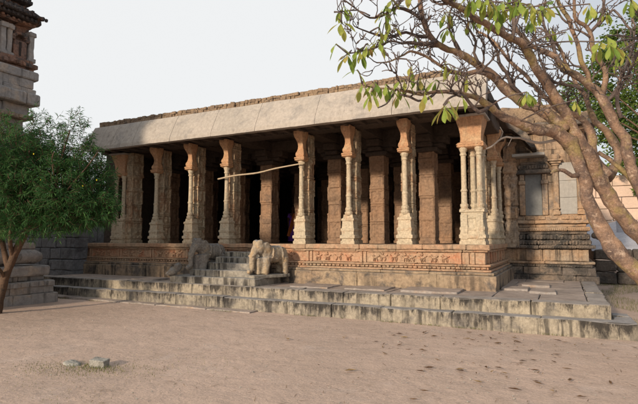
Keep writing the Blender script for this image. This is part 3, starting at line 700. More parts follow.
# ------------------------------------------------------------------ elephants
def elephant(loc,name,label,rz,worn):
    e=empty(name,loc,label,'statue',None,rz)
    mb=MB(); E=lambda c,r,a=0.,ax='X': ell(mb,c,r,14,10,0,Matrix.Rotation(a,3,ax))
    E((0,.16,.50),(.20,.36,.22)); E((0,.38,.46),(.185,.18,.22)); E((0,-.10,.55),(.18,.2,.22))
    E((0,-.31,.67),(.165,.18,.18)); E((-.07,-.35,.78),(.085,.10,.085)); E((.07,-.35,.78),(.085,.10,.085)); E((0,-.13,.70),(.12,.14,.10)); E((0,-.18,.62),(.14,.16,.17))
    for s in (-1,1): E((s*.15,-.18,.66),(.035,.12,.15),.25)
    pts=[Vector(p) for p in ((0,-.40,.66),(0,-.50,.50),(0,-.53,.34),(0,-.53,.18),(0,-.58,.08),(.02,-.66,.09))]
    q,r=smoothpath(pts,[.11,.09,.075,.068,.06,.05],.04); tube(mb,q,r,10)
    for s in (-1,1):
        if not worn:
            q,r=smoothpath([Vector((s*.07,-.42,.58)),Vector((s*.08,-.52,.48)),Vector((s*.07,-.60,.46))],[.03,.026,.018],.04); tube(mb,q,r,8)
        for (yy,top,f) in ((-.16,.42,-.05),(.40,.42,.02)):
            q,r=smoothpath([Vector((s*.11,yy,top)),Vector((s*.12,yy+f*.4,.22)),Vector((s*.12,yy+f,.06)),Vector((s*.12,yy+f-.03,.0))],[.11,.085,.078,.09],.05); tube(mb,q,r,10)
    rbox(mb,-.10,.10,-.42,-.18,.0,.42,r=.03); rbox(mb,-.06,.06,.0,.36,0,.25,r=.03) if worn else None
    # garland and saddle cloth ridges
    q=[Vector((.21*math.cos(t),-.02+.03*math.sin(3*t),.50+.235*math.sin(t))) for t in [2*math.pi*i/24 for i in range(25)]]; tube(mb,q,[.018]*25,6)
    q=[Vector((.205*math.cos(t),.30,.47+.235*math.sin(t))) for t in [2*math.pi*i/24 for i in range(25)]]; tube(mb,q,[.016]*25,6)
    q,r=smoothpath([Vector((0,.54,.55)),Vector((.02,.59,.40)),Vector((.01,.58,.2))],[.03,.025,.02],.05); tube(mb,q,r,7)
    o=remesh(mb,'body',M['elephant_dark' if worn else 'elephant'],.017,None,amp=.022 if worn else .012,fr=7); o.parent=e
    return e
ea=elephant((-6.70,10.52,.745),'stone_elephant','pale weathered stone elephant standing on a block at the right side of the stairs',R(-20),False)
mb=MB(); rbox(mb,-.21,.21,-.62,.52,-.083,-.002,r=.015,amp=.008,res=.1); mb.build('pedestal',M['step']).parent=ea
eb=elephant((-8.66,10.5,.79),'stone_elephant','dark grey eroded stone elephant at the left side of the stairs',R(-14),True)
mb=MB(); rbox(mb,-.22,.22,-.42,.50,-.088,.02,r=.02,amp=.012,res=.1); mb.build('pedestal',M['step']).parent=eb
mb=MB(); ell(mb,(-9.2,9.78,.78),(.13,.12,.11)); ell(mb,(-9.1,9.84,.90),(.10,.12,.12)); ell(mb,(-9.3,9.74,.73),(.10,.09,.06))
tag(remesh(mb,'carved_fragment',M['elephant_dark'],.02,None,amp=.03,fr=8),'broken lump of carved grey stone lying at the foot of the left elephant','stone fragment')
# ------------------------------------------------------------------ wooden pole across the entrance
mb=MB(); sc_=lambda x,y,z: Vector((x*1.05,y*1.05,1.6+(z-1.6)*1.05)); q,r=smoothpath([sc_(-8.62,10.84,3.30),sc_(-8.0,10.80,3.36),sc_(-7.3,10.82,3.39),sc_(-6.7,10.80,3.47),sc_(-5.86,10.84,3.56)],[.024,.026,.023,.022,.019],.12)
tube(mb,q,r,8,0,.18); tag(mb.build('wooden_pole',M['bamboo'],smooth=True),'pale crooked wooden pole tied across the entrance between two pillars','pole')
# ------------------------------------------------------------------ person inside the hall
pe=empty('person',(-9.72,17.0,1.496),'person in purple clothes with an orange drape standing in the shade inside the hall','person',None,R(20))
mb=MB()
def chain(pts,rad,st=.05,n=10): q,r=smoothpath([Vector(p) for p in pts],rad,st); tube(mb,q,r,n)
ell(mb,(0,0,1.36),(.078,.092,.112),14,10); ell(mb,(0,-.09,1.345),(.016,.022,.02)); ell(mb,(.08,0,1.355),(.014,.025,.03)); ell(mb,(-.08,0,1.355),(.014,.025,.03)); ell(mb,(0,-.075,1.30),(.03,.02,.012))
chain([(0,.01,1.18),(0,0,1.30)],[.055,.05]); chain([(0,0,.80),(0,.0,.95),(0,0,1.1),(0,.01,1.18)],[.14,.115,.15,.10])
for s in (-1,1):
    chain([(s*.13,.01,1.15),(s*.19,.02,.95),(s*.17,-.08,.76),(s*.16,-.11,.70)],[.05,.042,.032,.026])
    ell(mb,(s*.158,-.12,.665),(.018,.034,.042))
    for k,l in enumerate((.050,.062,.058,.045)): chain([(s*.158,-.143+k*.016,.635),(s*.154,-.146+k*.016,.61),(s*.148,-.143+k*.016,.635-l)],[.009,.008,.007],.02,6)
    chain([(s*.15,-.15,.68),(s*.14,-.17,.655),(s*.135,-.172,.635)],[.010,.009,.008],.02,6)
    chain([(s*.08,0,.82),(s*.085,-.01,.45),(s*.085,.01,.08)],[.09,.065,.042]); ell(mb,(s*.085,-.05,.035),(.042,.11,.034))
remesh(mb,'body',M['skin'],.011).parent=pe
mb=MB(); ell(mb,(0,.025,1.385),(.088,.095,.108),14,10); ell(mb,(0,.11,1.34),(.045,.045,.05)); mb.build('hair',M['hair'],smooth=True).parent=pe
mb=MB(); rr=[]
for z,a,b in ((.05,.20,.19),(.3,.19,.18),(.6,.185,.16),(.82,.165,.14),(.95,.135,.12),(1.08,.165,.13),(1.17,.13,.10)):
    rr.append([Vector((a*math.cos(t)*(1+.05*math.sin(9*t)*(1.1-z)),b*math.sin(t)*(1+.05*math.sin(9*t)*(1.1-z)),z)) for t in [2*math.pi*i/40 for i in range(40)]])
loft(mb,rr); 
for s in (-1,1): chain([(s*.13,.01,1.15),(s*.18,.02,1.0)],[.062,.056])
mb.build('sari',M['sari'],smooth=True).parent=pe
mb=MB(); pts=[]
for i in range(14):
    t=i/13; c=Vector((-.15+.26*t,-.155-.02*math.sin(t*3),.25+.90*t)); pts.append(c)
vs=[]
for c in pts:
    for k in range(5): 
        u=(k-2)/2*.07; vs.append(c+Vector((u,.012*math.sin(k*2.1)-.012,-u*.3)))
for c in pts:
    for k in range(5): 
        u=(k-2)/2*.07; vs.append(c+Vector((u,.012*math.sin(k*2.1)+.006,-u*.3)))
m_=len(pts)*5
mb.add(vs,[(a*5+k,a*5+k+1,a*5+k+6,a*5+k+5) for a in range(13) for k in range(4)]+[(m_+a*5+k,m_+a*5+k+5,m_+a*5+k+6,m_+a*5+k+1) for a in range(13) for k in range(4)])
mb.build('shawl',M['drape'],smooth=True).parent=pe
# ------------------------------------------------------------------ background right
mb=MB(); z=0
for h in (.45,.42,.40): blocksx(mb,.95,11,20.6,21.1,z+.005,z+h-.005,L=.6,gap=.02,amp=.03,r=.05,res=.14,jz=.02); z+=h
tag(mb.build('dark_low_wall',M['darkwall']),'low blackened rubble stone wall beyond the terrace, right of the shrine base','wall')
mb=MB(); vs=[];nx_,ny_=60,24
for j in range(ny_+1):
    for i in range(nx_+1):
        x=.9+14*i/nx_; y=21.15+8.5*j/ny_; t=j/ny_
        vs.append(Vector((x,y,1.18+1.35*t**.8+noise.noise(Vector((x*.6,y*.6,0)))*.22*min(1,j/4)+noise.noise(Vector((x*2,y*2,0)))*.05)))
mb.add(vs,[(j*(nx_+1)+i,j*(nx_+1)+i+1,(j+1)*(nx_+1)+i+1,(j+1)*(nx_+1)+i) for j in range(ny_) for i in range(nx_)])
o=mb.build('rocky_slope',M['mound'],smooth=True); o['kind']='structure'
mb=MB(); z=1.4
for h in (.62,.6,.62,.6,.6,.58): blocksx(mb,-1,22,29.8,30.4,z+.008,z+h-.008,L=1.6,gap=.02,amp=.012,r=.03,res=.5,jz=.01); z+=h
tag(mb.build('boundary_wall',M['pinkwall']),'high sunlit pinkish block wall beyond the trees at the right edge','wall')
mb=MB(); rbox(mb,2.05,2.35,25.0,25.3,1.5,2.45,r=.05,amp=.03,res=.1); tag(mb.build('stone_post',M['mound']),'small upright grey stone on the pale slope, seen between the trunks','stone post')
# ------------------------------------------------------------------ two stones on the ground
mb=MB(); ell(mb,(-5.74,4.32,.0),(.14,.10,.04),18,10); tag(remesh(mb,'flat_stone',M['stonegrey'],.012,None,amp=.02,fr=9),'flat pale oval stone lying on the earth left of the squared block','stone')
mb=MB(); rbox(mb,-.13,.13,-.09,.09,-.03,.115,r=.012,amp=.010,res=.03,fr=5); o=mb.build('squared_stone',M['stonegrey']); o.location=(-5.36,4.42,-.01); o.rotation_euler=(.03,.05,R(18)); o.scale=(.78,.8,.85); tag(o,'small squared grey stone block sitting in thin grass','stone')
# ------------------------------------------------------------------ frangipani at right
tree=empty('frangipani_tree',P(722,352,6.0)*1.0,'bare-branched frangipani with knobbly reddish limbs and few drooping leaves, leaning in from the right','tree')
tree.location.z=0
BR=[ # (px,py,width px,distance)
 [(735,400,40,5.9),(705,340,34,5.9),(672,300,28,5.9),(638,272,24,5.9),(617,250,20,5.95),(600,226,18,6.0),(589,202,16,6.0),(585,184,15,6.0),(579,168,15,6.0),(571,152,17,6.0),(566,140,20,6.0)],
 [(705,345,36,5.95),(690,290,28,6.0),(662,252,24,6.05),(638,232,21,6.1),(617,206,19,6.15),(604,184,18,6.15),(592,164,18,6.1),(579,146,18,6.05),(571,130,15,6.0),(565,112,13,5.95),(555,98,13,5.9),(545,80,12,5.85),(533,66,12,5.8),(523,48,11,5.7),(509,38,10.5,5.6),(494,29,10,5.5),(479,19,9,5.4),(462,10,8,5.3),(449,1,7.5,5.2),(430,-12,6,5.1)],
 [(571,146,19,6.0),(556,133,17,5.95),(537,127,14,5.85),(518,122,12,5.75),(500,114,10,5.65),(480,99,9,5.5),(464,95,8,5.4),(450,93,7,5.3),(436,92,5,5.2),(420,94,4.5,5.1),(404,91,4,5.0),(391,90,3.2,4.95),(375,88,2.5,4.9),(362,84,2,4.85)],
 [(566,130,17,6.0),(552,118,14,6.0),(537,110,14,6.0),(520,101,13,6.0),(505,89,12.5,6.0),(492,76,11.5,5.95),(478,65,11,5.9),(461,56,9.5,5.8),(441,46,9,5.7),(428,35,8,5.6),(423,19,7,5.55),(420,0,6.5,5.5),(416,-20,5,5.5)],
 [(492,77,9,5.9),(480,72,7,5.8),(466,74,7,5.7),(452,72,5,5.6),(440,66,4,5.5),(426,56,3.5,5.4),(411,51,3.5,5.3),(404,55,3,5.3),(396,59,2.4,5.2),(388,62,2.2,5.2),(377,62,1.8,5.1)],
 [(428,36,6,5.6),(416,36,5,5.5),(406,33,4.5,5.4),(394,36,4,5.3),(382,36,3.2,5.2),(370,32,2.5,5.1),(358,28,2,5.0)],
 [(436,41,6,5.6),(424,44,5,5.5),(412,42,4,5.4),(402,44,3.5,5.3),(390,41,3,5.2),(376,47,2.5,5.1),(362,51,2,5.0),(348,54,1.6,4.9)],
 [(423,20,5,5.55),(410,13,5,5.4),(398,9,4,5.3),(388,13,3.5,5.2),(376,17,3,5.1),(366,15,2.6,5.0),(356,8,2.4,5.0),(346,2,2,4.9),(336,-4,1.6,4.9)],
 [(370,16,2.4,5.0),(358,10,2,5.0),(346,11,1.8,4.9),(334,12,1.4,4.8)],
 [(735,345,30,5.7),(690,285,24,5.7),(652,222,18,5.7),(642,196,15,5.7),(635,178,14,5.7),(629,155,13,5.7),(625,138,13,5.7),(617,124,13,5.7),(608,110,13,5.75),(600,96,12,5.8),(590,86,11,5.85),(575,76,9,5.9),(564,69,9,5.9),(556,58,8.5,5.95),(540,50,7,6.0),(530,45,6,6.0),(518,31,5,6.05),(513,14,4.5,6.1),(516,-6,4,6.1)],
 [(590,87,8,5.85),(588,74,7,5.85),(582,62,7,5.85),(580,48,6.5,5.85),(573,34,6,5.85),(569,17,5.5,5.85),(559,4,5,5.9),(554,-12,4,5.9)],
 [(602,97,9,5.8),(606,80,8,5.8),(604,67,7.5,5.8),(596,52,7,5.8),(590,33,6.5,5.8),(584,25,6,5.8),(576,18,5,5.75),(574,0,4.5,5.7),(572,-14,4,5.7)],
 [(590,33,4.5,5.8),(597,26,4.5,5.75),(602,16,4,5.7),(605,0,3.5,5.7),(606,-12,3,5.7)],
 [(597,27,3.5,5.75),(608,16,3.5,5.7),(614,10,3.5,5.7),(622,20,3,5.65),(630,30,2.5,5.6)],
 [(606,101,6,5.75),(613,96,5.5,5.7),(618,88,5,5.65),(624,80,4.5,5.6),(630,68,4,5.55),(636,56,3.5,5.5),(644,40,3,5.4)],
 [(621,118,6,5.6),(619,104,5.5,5.6),(618,88,5,5.6),(621,76,4.5,5.6),(626,62,4,5.6),(632,48,3.5,5.6),(634,30,3,5.5)],
 [(608,176,15,6.15),(600,166,13,6.2),(595,153,12,6.25),(590,134,11,6.3),(583,121,10,6.3),(572,114,9,6.3),(561,111,8,6.3),(549,100,7,6.35),(538,92,6,6.4),(528,76,5.5,6.45),(519,68,5,6.5),(509,60,4.5,6.5),(500,48,4,6.5),(488,36,3.5,6.5),(478,32,3,6.5)],
 [(607,180,14,6.3),(615,160,12,6.35),(614,146,11,6.4),(605,132,10,6.4),(596,122,9,6.4),(589,108,8,6.45),(584,96,6,6.5),(576,84,5,6.5),(568,66,4.5,6.5),(560,50,4,6.5),(552,36,3.5,6.5)],
 [(641,196,9,5.75),(631,178,8,5.8),(618,168,7,5.85),(606,158,6,5.9),(598,152,5,5.95)],
 [(583,90,5,5.9),(575,86,4.5,5.9),(564,84,4.5,5.9),(554,81,4,5.9),(546,73,3.5,5.9),(541,62,3,5.9),(538,50,2.6,5.9),(534,38,2.4,5.9)],
 [(580,176,7,6.0),(572,174,6,5.95),(564,170,5.5,5.9),(557,171,4.5,5.85),(551,173,2.5,5.8)],
 [(488,108,6,5.5),(478,111,6,5.4),(470,104,5,5.35),(464,97,5,5.3),(456,96,3.5,5.2),(449,100,3,5.1),(444,106,2.4,5.0)],
 [(436,92,4,5.2),(428,99,4,5.15),(418,101,3.5,5.1),(410,97,3.2,5.05),(400,95,3,5.0)],
 [(395,91,3,4.95),(391,98,2.4,4.9),(386,104,2,4.85),(378,107,1.6,4.8)],
 [(530,103,6,6.0),(519,93,5.5,5.95),(510,84,5,5.9),(506,72,4.5,5.85),(500,62,4,5.8),(498,50,3.5,5.8),(491,40,3,5.8)],
 [(513,40,6,5.6),(514,26,5.5,5.6),(513,12,5,5.6),(512,-6,4.5,5.6)],[(514,28,4.5,5.6),(518,16,4,5.6),(518,0,3.6,5.6)],
 [(506,36,5,5.6),(500,26,4.5,5.55),(497,14,4,5.5),(490,2,3.5,5.5)],
 [(555,58,5,5.95),(553,44,4.5,5.95),(546,32,4,5.95),(543,18,3.5,5.95),(545,2,3,5.95)],
 [(461,55,5,5.8),(457,44,4,5.8),(452,36,3.5,5.8),(448,24,3,5.8),(449,14,2.5,5.8)],
 [(480,66,5,5.85),(474,54,4,5.8),(476,42,3.5,5.8),(470,32,3,5.75),(465,22,2.4,5.7)],
]
trk=MB(); tw_=MB(); lf=MB()
tips=[]
def leaf_pl(mb,base,d,L,W,t,droop=.5):
    d=d.normalized(); side=d.cross(Vector((0,0,1)))
    if side.length<.15: side=Vector((random.uniform(-1,1),random.uniform(-1,1),0))
    side=side.normalized(); side=(side+Vector((random.uniform(-.6,.6),random.uniform(-.6,.6),random.uniform(-.5,.5)))).normalized()
    side=(side-d*side.dot(d)).normalized(); nrm=side.cross(d)
    ws=[.05,.22,.48,.78,1.0,.98,.66,.06]; vs=[]; p=base.copy(); dd=d.copy()
    for i,wd in enumerate(ws):
        vs+= [p-side*W*wd*.5+nrm*W*.10*wd, p.copy(), p+side*W*wd*.5+nrm*W*.10*wd]
        dd=(dd+Vector((0,0,-droop*.12))).normalized(); p=p+dd*L/(len(ws)-1)
    mb.add(vs,[(i*3+j,i*3+j+1,i*3+j+4,i*3+j+3) for i in range(len(ws)-1) for j in (0,1)],0,t)
def cluster(p,n,Ls=.22,down=.75):
    a0=random.uniform(0,6.28)
    for i in range(n):
        a=a0+6.28*i/n+random.uniform(-.4,.4); d=Vector((math.cos(a),math.sin(a),0))*(1-down*random.uniform(.6,1.2))+Vector((0,0,-down+random.uniform(-.2,.35)))
        L=Ls*random.uniform(.65,1.2); t=min(1,max(0,random.gauss(.52,.22)))
        q=p+d.normalized()*.03; tube(lf,[p,q],[.003,.002],4,t=t); leaf_pl(lf,q,d,L,L*random.uniform(.27,.36),t,random.uniform(.3,1.3))
def okp(p):
    x,y,wd=PROJ(p)
    if wd<3.2: return False
    if x<336 or y<-60 or x>760: return False
    lim=70+ (x-336)*.22 if x<520 else 118
    if x<600 and y>lim: return False
    return True
def twig(p,d,L,r,lev,leafp=.05):
    pts=[p]; n=3; dd=d.normalized()
    for i in range(n):
        dd=(dd+Vector((random.uniform(-.5,.5),random.uniform(-.5,.5),random.uniform(-.3,.5)))).normalized(); pts.append(pts[-1]+dd*L/n)
    if not okp(pts[-1]): return
    r2=r*.78; tube(tw_,pts,[r,r*.92,r*.85,r2],6,0,.15)
    if lev<=0:
        ell(tw_,pts[-1],(r2*1.15,r2*1.15,r2*1.3),6,4)
        if random.random()<leafp: cluster(pts[-1],random.randint(2,4),.16)
        return
    k=2 if random.random()<.72 else 3; ax=dd.orthogonal().normalized(); ax=Matrix.Rotation(random.uniform(0,6.28),3,dd)@ax
    for i in range(k):
        a=Matrix.Rotation(6.283*i/k+random.uniform(-.3,.3),3,dd)@ax; nd_=(dd+a*random.uniform(.45,.85)).normalized()
        twig(pts[-1],nd_,L*random.uniform(.68,.98),max(.005,r2*random.uniform(.76,.9)),lev-1,leafp)
random.seed(21)
for b in BR:
    pts=[P(x,y,d) for x,y,w_,d in b]; rad=[w_/2*d/FPX*(.80 if w_>12 else .70) for x,y,w_,d in b]
    pts=[p_+(nz3(p_,3.1,5.)*min(.05,.012+rad[k2]*.6) if 0<k2 else Vector()) for k2,p_ in enumerate(pts)]
    q,r=smoothpath(pts,rad,.07)
    r=[v*(1+.16*noise.noise(q[i]*5)+.10*noise.noise(q[i]*13)) for i,v in enumerate(r)]
    q=[p_+nz3(p_,9,2.)*min(.016,r[k2]*.45) for k2,p_ in enumerate(q)]
    big=max(rad)>.028
    tube(trk if big else tw_,q,r,14 if max(rad)>.05 else 8,0,.16)
    # knots
    if max(rad)>.06:
        for i in range(4,len(q)-4,11):
            if random.random()<.5: 
                dv=Vector((random.uniform(-1,1),random.uniform(-1,.2),random.uniform(-1,1))).normalized(); ell(trk,q[i]+dv*r[i]*.75,(r[i]*.42,)*3,8,6)
    # side twigs
    i=3
    while i<len(q):
        rr_=r[i]; x,y,wd=PROJ(q[i])
        if y<125 and x<660 and rr_<.085:
            tdir=(q[min(i+1,len(q)-1)]-q[i-1]).normalized(); a=Matrix.Rotation(random.uniform(0,6.28),3,tdir)@tdir.orthogonal().normalized()
            dd=(tdir*.6+a*.8+Vector((0,0,.55))).normalized()
            lev=(3 if random.random()<.6 else 2) if rr_>.012 else 2
            for _r in range(1 if random.random()<.8 else 2): twig(q[i],dd,random.uniform(.09,.19),min(rr_*.55,.015),lev+(1 if random.random()<.3 else 0),.02)
        i+=random.randint(2,4)
    if r[-1]<.03: twig(q[-1],(q[-1]-q[-3]),.14,r[-1]*.9,1,.3)
for x,y,n,d in [(344,6,5,4.9),(341,22,3,4.8),(348,54,6,4.9),(336,44,2,4.9),(358,50,4,4.95),(368,44,5,5.0),(378,40,4,5.0),(386,6,6,5.2),(384,14,5,5.1),(392,0,5,5.2),(380,30,4,5.1),(362,84,4,4.85),(357,70,2,4.8),(375,82,6,4.9),(386,84,4,4.9),(396,84,4,5.0),(404,80,4,5.0),(412,66,2,5.1),(420,78,6,5.1),(436,80,5,5.1),(446,62,3,5.3),(447,28,4,5.6),(444,106,6,4.7),(449,102,4,4.8),(462,96,3,5.1),(455,68,3,5.4),(470,-2,6,4.8),(479,-4,6,4.8),(488,-2,6,4.8),(497,6,5,4.9),(503,2,5,4.9),(515,2,5,5.0),(530,4,6,4.7),(541,6,6,4.7),(548,2,4,4.8),(519,0,4,4.8),(527,92,9,5.2),(600,42,4,4.9),(611,44,6,4.7),(606,36,3,4.8),(622,50,3,4.8),(575,100,2,5.2),(590,4,4,5.0),(566,32,2,5.4),(495,18,3,4.9),(630,-2,5,4.9),(400,92,3,4.9),(371,92,3,4.8),(468,74,2,5.3),(425,92,3,4.9)]:
    p=P(x,y,d); cluster(p,n+(1 if random.random()<.4 else 0),.165,.6)
    # carrying twig
    best=None;bd=9
    for b in BR:
        for bx,by,bw,bd_ in b:
            q=P(bx,by,bd_); 
            if (q-p).length<bd: bd=(q-p).length; best=q
    mid=(p+best)/2+Vector((random.uniform(-.04,.04),0,.03)); q,r=smoothpath([best,mid,p],[.009,.008,.007],.06); tube(tw_,q,r,6,0,.1)
trk_o=trk.build('trunk',M['bark'],tree,smooth=True); tw_.build('branches',M['twigbark'],tree,smooth=True); lf.build('crown',M['leaf'],tree,tint=True)
mb=MB(); pts=[P(486,149,6.2),P(491,147,6.2),P(496,143,6.2),P(501,139,6.2),P(507,137,6.15),P(513,138,6.1),P(520,138,6.1),P(529,141,6.1),P(540,143,6.05),P(556,140,6.0)]
q,r=smoothpath(pts,[.007,.010,.010,.011,.012,.013,.014,.016,.018,.02],.05); tube(mb,q,r,7,0,.25); tube(mb,[P(500,140,6.2),P(503,132,6.2),P(500,127,6.2)],[.007,.005,.004],6); tube(mb,[P(512,138,6.1),P(508,146,6.1)],[.006,.004],6)
mb.build('dead_branch',M['twigdead'],tree,smooth=True)
# ------------------------------------------------------------------ leafy tree at left
random.seed(33)
lt=empty('oleander_tree',(0,0,0),'dark green bushy tree with narrow leaves and yellow flowers by the tower','tree')
base=P(-3,314,10.6); base.z=0; lt.location=base
tr=MB(); nd_=MB(); fl_=MB()
D=10.6
LB=[[(-3,316,9,D),(0,296,8.5,D),(5,278,8,D),(12,260,7.5,D),(19,245,7,D-.1),(27,232,6,D-.2),(37,219,5,D-.3),(46,206,4,D-.4),(54,192,3.2,D-.5),(58,172,2.4,D-.5),(64,150,1.8,D-.5),(70,130,1.2,D-.5)],
 [(8,268,6,D),(4,250,5,D+.2),(0,232,4.2,D+.4),(-6,214,3.4,D+.5),(-12,190,2.6,D+.5)],[(13,258,4.5,D),(10,240,4,D-.3),(13,222,3.2,D-.6),(20,200,2.6,D-.7),(22,178,2,D-.7),(30,150,1.6,D-.7)],
 [(27,232,3.6,D-.2),(24,215,3,D+.2),(30,198,2.6,D+.4),(40,180,2,D+.5),(42,158,1.6,D+.5),(38,140,1.2,D+.4)],
 [(37,219,3,D-.3),(50,212,2.6,D-.2),(64,208,2.2,D),(78,203,1.8,D+.1),(92,200,1.2,D+.1)],[(46,206,2.6,D-.4),(62,196,2.2,D-.6),(74,182,1.8,D-.7),(86,168,1.2,D-.7),(98,152,.9,D-.7)],
 [(5,278,4,D),(-6,262,3.6,D-.4),(-16,244,3.2,D-.6),(-28,222,2.6,D-.6),(-40,195,2,D-.6)],
 [(30,198,1.8,D+.4),(45,196,1.8,D+.2),(60,189,1.8,D+.1)],[(54,175,1.5,D-.9),(52,160,1.2,D-.95),(54,152,1,D-1)]]
for b in LB:
    q,r=smoothpath([P(x,y,d) for x,y,w_,d in b],[w_/2*d/FPX for x,y,w_,d in b],.10); 
    if b is LB[0]: q[0].z=-.05
    tube(tr,q,r,9,0,.18)
def sprig(p,n,L,d0):
    # a shoot with narrow drooping leaves
    q=p.copy(); d=d0.normalized(); pts=[p.copy()]
    tt=random.random()
    for i in range(n):
        d=(d+Vector((random.uniform(-.15,.15),random.uniform(-.15,.15),random.uniform(-.1,.1)))).normalized(); q=q+d*L/n; 
        if i%3==2: pts.append(q.copy())
        a=random.uniform(0,6.28); s=d.orthogonal().normalized(); s=Matrix.Rotation(a,3,d)@s
        ld=(d*.7+s*.9+Vector((0,0,-.15))).normalized(); ll=random.uniform(.09,.15); wv=ld.cross(Vector((random.uniform(-1,1),random.uniform(-1,1),random.uniform(-1,1)))).normalized()*.0075
        e1=q+ld*ll*.5+Vector((0,0,-.004)); e2=q+ld*ll+Vector((0,0,-.03))
        nd_.add([q.copy(),e1-wv,e2,e1+wv],[(0,1,2,3)],0,min(1,max(0,.45*tt+random.uniform(.0,.5))))
    if len(pts)>1: tube(tr,pts,[.004]*len(pts),4)
CL=[(8,146,26,9.9),(-22,150,34,10.4),(-45,175,34,10.6),(22,170,30,10.2),(48,178,30,10.3),(48,158,20,10.7),(70,178,24,10.2),(84,186,20,10.4),(96,196,14,10.5),(88,170,18,10.6),(70,158,16,10.2),(30,196,24,10.4),(5,188,28,10.3),(-20,200,26,10.4),(56,202,20,10.2),(76,206,16,10.5),(94,210,12,10.3),(100,178,10,10.4),(16,208,18,10.8),(40,212,14,10.9),(-40,215,24,10.4),(30,150,16,10.9),(104,204,7,10.4),(64,215,9,10.2),(86,218,7,10.3),(12,222,10,10.6),(-5,225,14,10.4),(22,221,14,9.9),(46,218,13,9.9),(66,217,12,9.9),(84,216,11,10.0),(98,212,10,10.1),(5,215,16,9.8),(34,226,8,9.9),(58,226,7,9.9),(92,200,13,10.0),(106,206,6,10.1),(20,190,18,9.7),(62,192,16,9.7)]
for x,y,rp,d in CL:
    rad=rp*d/FPX; c=P(x,y,d); n=int(22+620*rad**2)
    for _ in range(n):
        v=Vector((random.gauss(0,1),random.gauss(0,1),random.gauss(0,1))).normalized()*rad*random.uniform(.25,1.0)**.6; v.y*=1.25
        sprig(c+v,random.randint(12,17),random.uniform(.14,.26),v.normalized()+Vector((0,0,.35)))
for x,y,rp,d,n in [(42,116,8,10.4,9),(38,128,10,10.4,12),(52,122,7,10.2,6),(72,122,9,10.0,9),(66,132,10,10.0,12),(82,130,9,10.2,11),(80,140,12,10.2,16),(58,138,12,10.2,14),(84,148,8,10.3,8),(92,148,6,10.3,4),(44,140,12,10.4,14),(30,130,6,10.5,4),(96,158,7,10.4,6),(106,186,5,10.4,4),(108,196,5,10.4,4)]:
    rad=rp*d/FPX; c=P(x,y,d)
    for _ in range(n):
        v=Vector((random.gauss(0,1),random.gauss(0,1),random.gauss(0,1))).normalized()*rad*random.random()**.5; sprig(c+v,random.randint(10,15),random.uniform(.12,.2),v.normalized()+Vector((0,0,.9)))
for (x,y,d) in [(97,180,9.9),(83,186,9.75),(34,154,9.6),(41,180,9.6)]:
    p=P(x,y,d)
    for k in range(5):
        a=6.28*k/5; dr=Vector((math.cos(a)*.7,-.4,math.sin(a)*.7)); s=Vector((-math.sin(a),0,math.cos(a)))*.012
        fl_.add([p,p+dr*.014-s*.6,p+dr*.03,p+dr*.014+s*.6],[(0,1,2,3)],0,random.random())
tr.build('trunk',M['bark2'],lt,smooth=True); nd_.build('crown',M['needle'],lt,tint=True); fl_.build('flowers',M['yellow'],lt,tint=True)
# ------------------------------------------------------------------ big leafy tree far right
random.seed(44)
def fartree(name,label,bx,by,clumps,h):
    bt=empty(name,(bx,by,0),label,'tree'); t=MB(); c=MB()
    q,r=smoothpath([Vector((bx,by,-.2)),Vector((bx+.2,by,2.5)),Vector((bx-.1,by+.1,5)),Vector((bx+.1,by,h))],[.4,.33,.26,.1],.4); tube(t,q,r,10,0,.15)
    for (x,y,rp,d) in clumps:
        cc=P(x,y,d); rad=rp*d/FPX
        a=Vector((bx,by,min(cc.z-1,4.5))); q,r=smoothpath([a,(a+cc)/2+Vector((0,0,.3)),cc],[.14,.09,.04],.5); tube(t,q,[v*.45 for v in r],6,0,.1)
        n=int(900*rad**2)
        subs=[cc+Vector((random.gauss(0,1),random.gauss(0,1),random.gauss(0,1))).normalized()*rad*random.uniform(.3,1.05) for _ in range(max(10,int(16*rad**1.6)))]
        for _ in range(n):
            p=random.choice(subs)+Vector((random.gauss(0,1),random.gauss(0,1),random.gauss(0,.7)))*rad*.20
            d_=Vector((random.uniform(-1,1),random.uniform(-1,1),random.uniform(-.7,.5))).normalized(); s=d_.cross(Vector((random.uniform(-1,1),random.uniform(-1,1),random.uniform(-1,1)))).normalized(); L=random.uniform(.13,.24)
            c.add([p,p+d_*L*.5-s*L*.28,p+d_*L,p+d_*L*.5+s*L*.28],[(0,1,2,3)],0,min(1,max(0,random.gauss(.45,.25))))
    t.build('trunk',M['bark2'],bt,smooth=True); c.build('crown',M['bgleaf'],bt,tint=True)
fartree('leafy_tree','tall leafy green tree standing beyond the frangipani, above the pinkish wall',5.2,26.5,
 [(612,60,22,25),(640,45,28,26),(598,82,18,25),(590,108,22,25.5),(625,95,26,25),(650,90,28,26),(608,130,20,25),(632,135,22,25.5),(660,130,30,26),(618,158,14,25),(640,165,18,25.5),(636,22,14,26),(612,38,10,26),(668,60,30,27),(690,100,34,27),(583,92,12,26),(640,190,8,25)],7.0)
fartree('green_tree','smaller pale green tree behind the shrine roof, left of the tall one',1.2,34,
 [(574,112,16,34),(566,92,12,34),(582,128,14,34),(560,124,10,34),(574,138,9,34),(588,118,14,35)],6.5)
